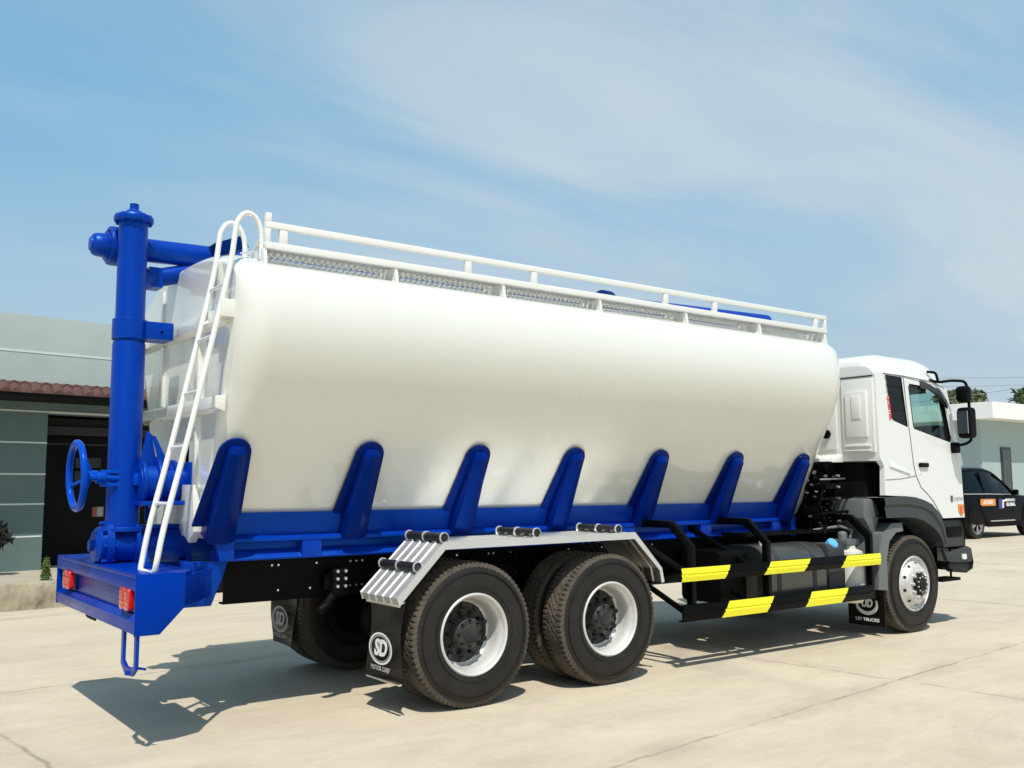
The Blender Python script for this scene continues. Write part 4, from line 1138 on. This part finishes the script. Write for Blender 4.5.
# cab interior
q = MB()
for sy in (-1, 1):
    q.box(5.55, 6.05, sy * .62 - .25, sy * .62 + .25, 1.88, 2.06); q.prism([(5.48, 2.06), (5.66, 2.06), (5.56, 2.62), (5.44, 2.62)], 'xz', sy * .62 - .25, sy * .62 + .25); q.prism([(5.45, 2.63), (5.55, 2.63), (5.52, 2.80), (5.43, 2.80)], 'xz', sy * .62 - .14, sy * .62 + .14)
each(q, 'seat', 'seat_fabric', T, bevel=.05)
q = MB(); q.prism([(6.45, 1.86), (6.90, 1.86), (6.86, 2.27), (6.66, 2.30), (6.50, 2.14)], 'xz', -1.15, 1.15); db = q.build('dashboard', 'dash', T, bevel=.03)
q = MB(); sc_ = Vector((6.40, -.62, 2.16)); sn = Vector((-.5, 0, .86)).normalized(); s1 = Vector((0, 1, 0)); s2 = sn.cross(s1)
q.tube([sc_ + (s1 * math.cos(2 * PI * i / 28) + s2 * math.sin(2 * PI * i / 28)) * .22 for i in range(28)], .016, 8, closed=True)
for a in (0, PI, -PI / 2): q.tube([sc_, sc_ + (s1 * math.cos(a) + s2 * math.sin(a)) * .22], .014, 6)
q.tube([sc_, sc_ - sn * .25], .03, 8); q.build('steering_wheel', 'dash', db)
q = MB(); q.box(5.30, 6.70, -1.15, 1.15, 1.845, 1.86); q.box(5.262, 5.28, -1.18, 1.18, 1.86, 2.78); q.box(5.6, 6.4, -.3, .3, 1.86, 1.98); q.build('cab_floor', 'dash', T)
q = MB(); q.box(5.35, 6.45, -1.1, 1.1, 2.86, 2.88); q.box(6.44, 6.46, -1.1, 1.1, 2.66, 2.86); q.build('headlining', 'grey_plastic', T)
q = MB(); q.lathe([(.03, 0), (.026, .04), (.001, .05)], (6.05, -.55, 3.07), 'z', 12, cap0=True); q.tube([(5.9, -.8, 3.06), (5.95, -.8, 3.09), (6.02, -.8, 3.06)], .01, 6); q.build('roof_aerial', 'black', cab)

# ================================================================== LEFT BUILDING
A8 = R(8)
def at8(x, y): return (-1.51 + x * math.cos(A8) - y * math.sin(A8), 9.15 + x * math.sin(A8) + y * math.cos(A8))
B = thing('building', 'pale green rendered building with red tiled awning over a dark doorway, behind the truck tail', 'building', (-1.51, 9.15, 0), A8)
m = MB()
m.box(-14, 22, .0, 9, 3.02, 4.28); m.build('upper_wall', 'render_wall', B)
m = MB()
m.box(-14, .575, .0, .3, .33, 3.019)
m.box(7.5, 22, .0, .3, .33, 3.019)
m.box(.575, 7.5, .0, .3, 2.76, 3.019)
lw = m.build('lower_wall', 'lower_wall', B)
m = MB()
for z in (.86, 1.355, 1.815, 2.30, 2.785): m.box(-14, .577 if z > 1 else .56, -.004, .01, z - .012, z + .012)
each(m, 'wall_groove', 'groove', lw)
m = MB(); m.box(-14, 22, -.006, .01, 3.695, 3.728); m.build('parapet_band', 'groove', B)
m = MB(); m.box(.577, 7.498, -.012, .06, 2.765, 2.80); m.build('lintel_strip', 'groove', B)
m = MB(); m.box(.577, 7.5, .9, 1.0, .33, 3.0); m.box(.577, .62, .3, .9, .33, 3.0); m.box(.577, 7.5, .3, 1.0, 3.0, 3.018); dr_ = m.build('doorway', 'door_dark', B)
m = MB()
m.box(.62, 7.4, .55, .62, 2.46, 2.60); m.box(.62, 7.4, .50, .56, 2.30, 2.32)
for i in range(5): m.box(.62, 7.4, .64, .66, 2.62 + i * .025, 2.635 + i * .025)
m.box(1.28, 1.7, .7, .72, 1.93, 2.10); m.box(1.28, 1.7, .7, .72, 1.70, 1.88)
m.build('shutter', 'shutter', B)
m = MB(); m.box(1.56, 1.63, .62, .64, 1.12, 1.28, 0); m.box(1.635, 1.74, .62, .64, 1.12, 1.28, 1); m.build('notice', ['poster_red', 'poster_white'], B)
# tiled awning
m = MB()
def tile_strip(mb, u0, u1):
    n = int((u1 - u0) / .148)
    for i in range(n):
        u = u0 + i * .148
        for v0, v1, z0, z1 in ((-.925, -.80, 2.985, 3.115), (-.83, -.40, 3.10, 3.14), (-.43, .0, 3.135, 3.17)):
            j = int(v0 * 10)
            rg_ = []
            for v_, z_ in ((v0, z0 + .02), (v1, z1 + .012)):
                rg_.append([(u + .148 * t / 6, v_ + .004 * ((i * 7 + j * 3) % 5 - 2), z_ + .042 * math.sin(PI * t / 6)) for t in range(7)] + [(u + .148, v_, z_ - .02), (u, v_, z_ - .02)])
            mb.loft(rg_, cap0=True, cap1=True)
tile_strip(m, -5, 7.4)
aw = m.build('awning_tiles', 'roof_tile', B, angle=45)
m = MB(); m.prism([(-.89, 2.93), (-.89, 2.99), (-.79, 3.09), (-.002, 3.14), (-.002, 2.93)], 'yz', -5, 7.4); m.build('awning_soffit', 'door_dark', B)  # underside coloured near-black to deepen the shade below the tiles
# terrace and old retaining wall
tr = MB(); ca, sa = math.cos(A8), math.sin(A8)
o = (-1.84, 6.985)
def low(u, v): return (o[0] + u * ca - v * sa, o[1] + u * sa + v * ca)
m = MB(); poly = [low(-20, .14), low(30, .14), low(30, 2.6), low(-20, 2.6)]; m.prism(poly, 'xy', .0, .345); tag(m.build('terrace', 'terrace'), kind='structure')
m = MB(); nU = 130
rw = thing('retaining_wall', 'low stained concrete retaining wall along the terrace edge behind the truck tail', 'wall', (*low(0, 0), 0), A8)
ringsW = []
rnd = random.Random(5)
for i in range(nU + 1):
    u = -20 + 50 * i / nU
    d = rnd.uniform(-.015, .015)
    ringsW.append([(u, -.02 + d, 0), (u, d, .15), (u, .01 + d, .33), (u, .03, .352), (u, .15, .352), (u, .15, 0)])
m.loft(ringsW, cap0=True, cap1=True); m.build('wall_body', 'old_concrete', rw, angle=60)

# ---- plants -------------------------------------------------------
def leaves(mb, centre, radii, n, size, seed, shell=.35, stretch=1.6):
    rn = random.Random(seed)
    for i in range(n):
        while True:
            v = Vector((rn.uniform(-1, 1), rn.uniform(-1, 1), rn.uniform(-1, 1)))
            if shell < v.length < 1: break
        p = Vector(centre) + Vector((v.x * radii[0], v.y * radii[1], v.z * radii[2]))
        q = Matrix.Rotation(rn.uniform(0, 2 * PI), 4, 'Z') @ Matrix.Rotation(rn.uniform(-1.2, 1.2), 4, 'X') @ Matrix.Rotation(rn.uniform(0, 2 * PI), 4, 'Y')
        s_ = size * rn.uniform(.6, 1.3)
        q.translation = p
        mb.add([(0, 0, 0), (s_ * .5, s_ * .5 * stretch * .6, s_ * .1), (0, s_ * stretch, 0), (-s_ * .5, s_ * .5 * stretch * .6, s_ * .1)], [(0, 1, 2, 3)], 0, q)
px_, py_ = at8(-.27, -.55)
P1 = thing('shrub', 'small dark leaved shrub in front of the grey green wall, before the doorway', 'shrub', (px_, py_, .345))
m = MB(); m.tube([(0, 0, 0), (.02, 0, .25), (.0, .01, .6)], .02, 6); m.tube([(0, 0, .2), (.1, 0, .5)], .012, 6); m.tube([(0, 0, .2), (-.12, .03, .55)], .012, 6); m.build('stem', 'bark', P1)
m = MB(); leaves(m, (-.02, 0, .55), (.22, .22, .17), 260, .075, 1, .1); m.build('foliage', 'leaf_dark', P1)
px_, py_ = low(.66, .30)
P2 = thing('sapling', 'small green conical sapling growing at the terrace edge above the stained wall', 'plant', (px_, py_, .345))
m = MB(); m.tube([(0, 0, 0), (0, 0, .3)], .008, 6); m.build('stem', 'bark', P2)
m = MB()
for j in range(9): leaves(m, (.0, 0, .03 + .03 * j), (.075 - .007 * j, .075 - .007 * j, .03), 60, .026, 20 + j, .1)
m.build('foliage', 'leaf_green', P2)

# ================================================================== RIGHT BUILDING
RB = thing('house', 'pale aqua single storey building with broad white roof fascia behind the black car', 'building', (32.3, 11.5, 0))
m = MB(); m.box(0, 26, 0, 24, .05, 4.2); m.build('wall', 'right_wall_light', RB)
m = MB(); m.box(-.60, 27, -.80, 25, 4.08, 4.70); m.build('roof', 'right_fascia', RB)
for x0 in (1.42, 3.6):
    m = MB(); m.box(x0, x0 + .78, -.04, .02, .85, 3.05); fr2 = m.build('window', 'frame_dark', RB)
    m = MB(); m.box(x0 + .09, x0 + .69, -.05, -.041, 1.0, 2.95); m.build('window_pane', 'pane', fr2)

# ---- trees beyond -------------------------------------------------
def tree(name, label, x, y, h, rad, mat_, seed, n=1400):
    t = thing(name, label, 'tree', (x, y, 0), 0, 'trees beyond the aqua building')
    rn = random.Random(seed)
    m = MB(); m.tube([(0, 0, 0), (.1, .05, h * .35), (0, .1, h * .75)], .16, 8)
    for i in range(6):
        a = 2 * PI * i / 6; m.tube([(.08, .05, h * (.35 + .05 * i)), (rad * .55 * math.cos(a), rad * .55 * math.sin(a), h * (.6 + .05 * i))], .06, 6)
    m.build('trunk', 'bark', t)
    m = MB()
    for i in range(16):
        a = rn.uniform(0, 2 * PI); rr_ = rad * rn.uniform(.1, .85); z = h * rn.uniform(.55, .92)
        k_ = rad * rn.uniform(.28, .5); leaves(m, (rr_ * math.cos(a), rr_ * math.sin(a), z), (k_, k_, k_ * .6), n // 16, .26, seed * 50 + i, .2)
    m.build('crown', mat_, t)
tree('broadleaf_tree', 'pale olive tree seen between the cab and its wing mirror', 60, 27.0, 8.45, 2.2, 'leaf_olive', 11)
tree('broadleaf_tree', 'deep green bushy tree above the middle of the white roof fascia', 60, 21.4, 8.5, 2.4, 'leaf_deep', 12)
# ---- power lines --------------------------------------------------
for i, (z0, z1, ya, yb, lab) in enumerate(((8.05, 7.35, 24.5, 16.5, 'topmost thin power cable crossing the hazy sky beside the cab'), (7.5, 6.95, 24.5, 16.5, 'middle thin power cable crossing the hazy sky beside the cab'), (6.55, 7.0, 24.5, 16.5, 'lowest thin power cable, sloping against the other two behind the wing mirror'))):
    m = MB(); L_ = 14
    pts = []
    for k_ in range(25):
        t = -1 + 3 * k_ / 24
        pts.append((50, ya + (yb - ya) * t, z0 + (z1 - z0) * t + .10 * (t - .5) ** 2 - .02))
    m.tube(pts, .014, 5)
    tag(m.build('power_cable', 'cable'), lab, 'cable', 'power cables beside the cab')

# ================================================================== BLACK CAR
CZ = .15
C = thing('parked_car', 'black sport utility car with orange and white stickers on its doors, by the aqua building', 'car', (21.35, 6.1, CZ))
C.scale = (1.05, 1.0, 1.09)
# local: x along heading, rear wheel at x=0, right side at y=0, left at y=1.85
WB, HWD = 2.80, .925
def csec(x, hw, zl, zb, zr=None, inset_=.0):
    return None
m = MB()
stn = [(-.98, .74, .50, .96), (-.90, .86, .36, 1.04), (-.60, .915, .32, 1.10), (0, .925, .30, 1.12), (.9, .925, .29, 1.10), (1.9, .925, .29, 1.08), (2.35, .92, .29, 1.07), (2.9, .91, .30, 1.03), (3.35, .87, .34, .97), (3.62, .76, .42, .88), (3.70, .62, .50, .78)]
rings_ = []
for x, hw, zl, zb in stn:
    pr = [(-hw * .96, zl), (-hw, zl + .12), (-hw, zl + .40 * (zb - zl)), (-hw * .985, zl + .72 * (zb - zl)), (-hw * .94, zb - .03), (-hw * .85, zb), (0, zb + .035)]
    pr = pr + [(-y, z) for y, z in pr[-2::-1]]
    rings_.append([(x, HWD + y, z) for y, z in pr])
m.loft(rings_, cap0=True, cap1=True)
body = m.build('body', 'car_black', C, angle=40)
# greenhouse
gh = [(-.86, .72, 1.05, 1.08), (-.62, .80, 1.07, 1.60), (-.40, .80, 1.08, 1.70), (.3, .81, 1.09, 1.755), (.95, .81, 1.08, 1.75), (1.35, .80, 1.07, 1.68), (1.75, .78, 1.06, 1.45), (2.28, .74, 1.05, 1.07)]
m = MB(); rings_ = []; roofr = []
for x, hw, zb, zr in gh:
    tw = hw - .17 * (zr - zb) / .66
    pr = [(-hw - .05, zb), (-tw - .02, zb + (zr - zb) * .86), (-tw + .06, zr - .005), (tw - .06, zr - .005), (tw + .02, zb + (zr - zb) * .86), (hw + .05, zb)]
    rings_.append([(x, HWD + y, z) for y, z in pr])
    roofr.append([(x, HWD + y, z) for y, z in ((-tw - .025, zb + (zr - zb) * .87), (-tw - .0, zr - .03 * min(1, (zr - zb) * 2)), (-tw + .10, zr + .003), (0, zr + .018), (tw - .10, zr + .003), (tw, zr - .03 * min(1, (zr - zb) * 2)), (tw + .025, zb + (zr - zb) * .87))])
m.loft(rings_, closed=False); m.build('side_glass', 'car_glass', body, angle=30)
m = MB(); m.loft(roofr[1:6], closed=False)
for sy in (-1, 1):
    for i, j in ((5, 7),):
        a_p = Vector(rings_[5][1 if sy < 0 else 4]); b_p = Vector(rings_[7][0 if sy < 0 else 5]); m.tube([a_p, Vector(rings_[6][1 if sy < 0 else 4]), b_p], .03, 6)
    for x in (-.55, .55):
        zt, yb_, yt_ = 1.62, HWD + sy * .855, HWD + sy * .685
        m.tube([(x, yb_, 1.08), (x - .02, yt_ + sy * .02, 1.64)], 0, rect=(.012, .04), up=(0, 1, 0))
    pass
m.build('roof', 'car_black', body, angle=40)
m = MB()
for sy in (-1, 1):
    y = HWD + sy * .93
    m.tube([(-.55, HWD + sy * .865, 1.095), (.6, HWD + sy * .868, 1.092), (1.9, HWD + sy * .85, 1.07)], .013, 6)
    m.tube([(.62, y, .42), (1.9, y, .42)], .018, 6)
each(m, 'chrome_strip', 'car_trim', body)
m = MB()
for sy in (-1, 1):
    for xc in (0, WB):
        A = [(xc + .47 * math.cos(t), HWD + sy * .935, .39 + .47 * math.sin(t)) for t in [PI * i / 16 for i in range(17)]]
        B2 = [(xc + .36 * math.cos(t), HWD + sy * .935, .36 + .38 * math.sin(t)) for t in [PI * i / 16 for i in range(17)]]
        D2 = [(p[0], HWD + sy * .6, p[2]) for p in A]
        m.loft([D2, A, B2], closed=False)
    m.box(.45, 2.35, HWD + sy * .925 - .01, HWD + sy * .925 + .008, .28, .38)
m.build('wheel_arch', 'car_plastic', body)
m = MB()
for sy in (-1, 1): m.prism(rounded(1.88, 1.97, 1.06, 1.20, .04), 'xz', HWD + sy * .98 - .08, HWD + sy * .98 + .08)
each(m, 'wing_mirror', 'car_black', body, bevel=.03)
tyr = MB(); tyr.lathe([(.25, .02), (.30, 0), (.355, .012), (.375, .04), (.375, .21), (.355, .24), (.25, .24)], (0, 0, 0), 'y', 40); tyr = tyr.mesh('tyre', 'rubber')
rim_ = MB(); rim_.lathe([(.26, .03), (.265, .012), (.245, .015), (.235, .06), (.23, .12)], (0, 0, 0), 'y', 40); rim_.cyl((0, 0, 0), 'y', .05, .02, .08, 16)
for i in range(5):
    a = 2 * PI * i / 5; ca_, sa_ = math.cos(a), math.sin(a)
    for d_ in (-.06, .06): rim_.tube([(.04 * ca_, .035, .04 * sa_), (.245 * math.cos(a + d_ * 2), .03, .245 * math.sin(a + d_ * 2))], 0, rect=(.014, .016))
rim_ = rim_.mesh('wheel', 'steel')
for xc in (0, WB):
    for sy in (-1, 1):
        o = bpy.data.objects.new('wheel', rim_); COL.objects.link(o); o.parent = C; o.location = (xc, HWD + sy * .915, .375); o.rotation_euler = (0, .3 + xc, PI if sy > 0 else 0)
        t_ = bpy.data.objects.new('tyre', tyr); COL.objects.link(t_); t_.parent = o
# door stickers
m = MB(); yS = -.004
m.prism(rounded(.16, .94, .80, .97, .03), 'xz', -.0045, -.0035, 0); text_into(m, 'AUTOSPA', .13, frame((.55, -.006, .885), (1, 0, 0), (0, 0, 1)), 1, shear=.2, off=.004, width=.5); m.build('orange_sticker', ['orange_print', 'emblem'], body)
m = MB(); m.box(1.10, 1.30, -.0045, -.0035, .72, .96, 0); m.build('violet_sticker', 'purple_print', body)
m = MB(); m.prism([(1.28, .74), (1.36, .74), (1.37, .89), (1.50, .91), (1.50, .95), (1.30, .94)], 'xz', -.0065, -.005); text_into(m, 'SERVICE', .09, frame((1.72, -.006, .93), (1, 0, 0), (0, 0, 1)), 0, off=.004, width=.52); text_into(m, 'GLOBAL', .11, frame((1.73, -.006, .82), (1, 0, 0), (0, 0, 1)), 0, off=.006, width=.5); m.build('white_sticker', 'emblem', body)
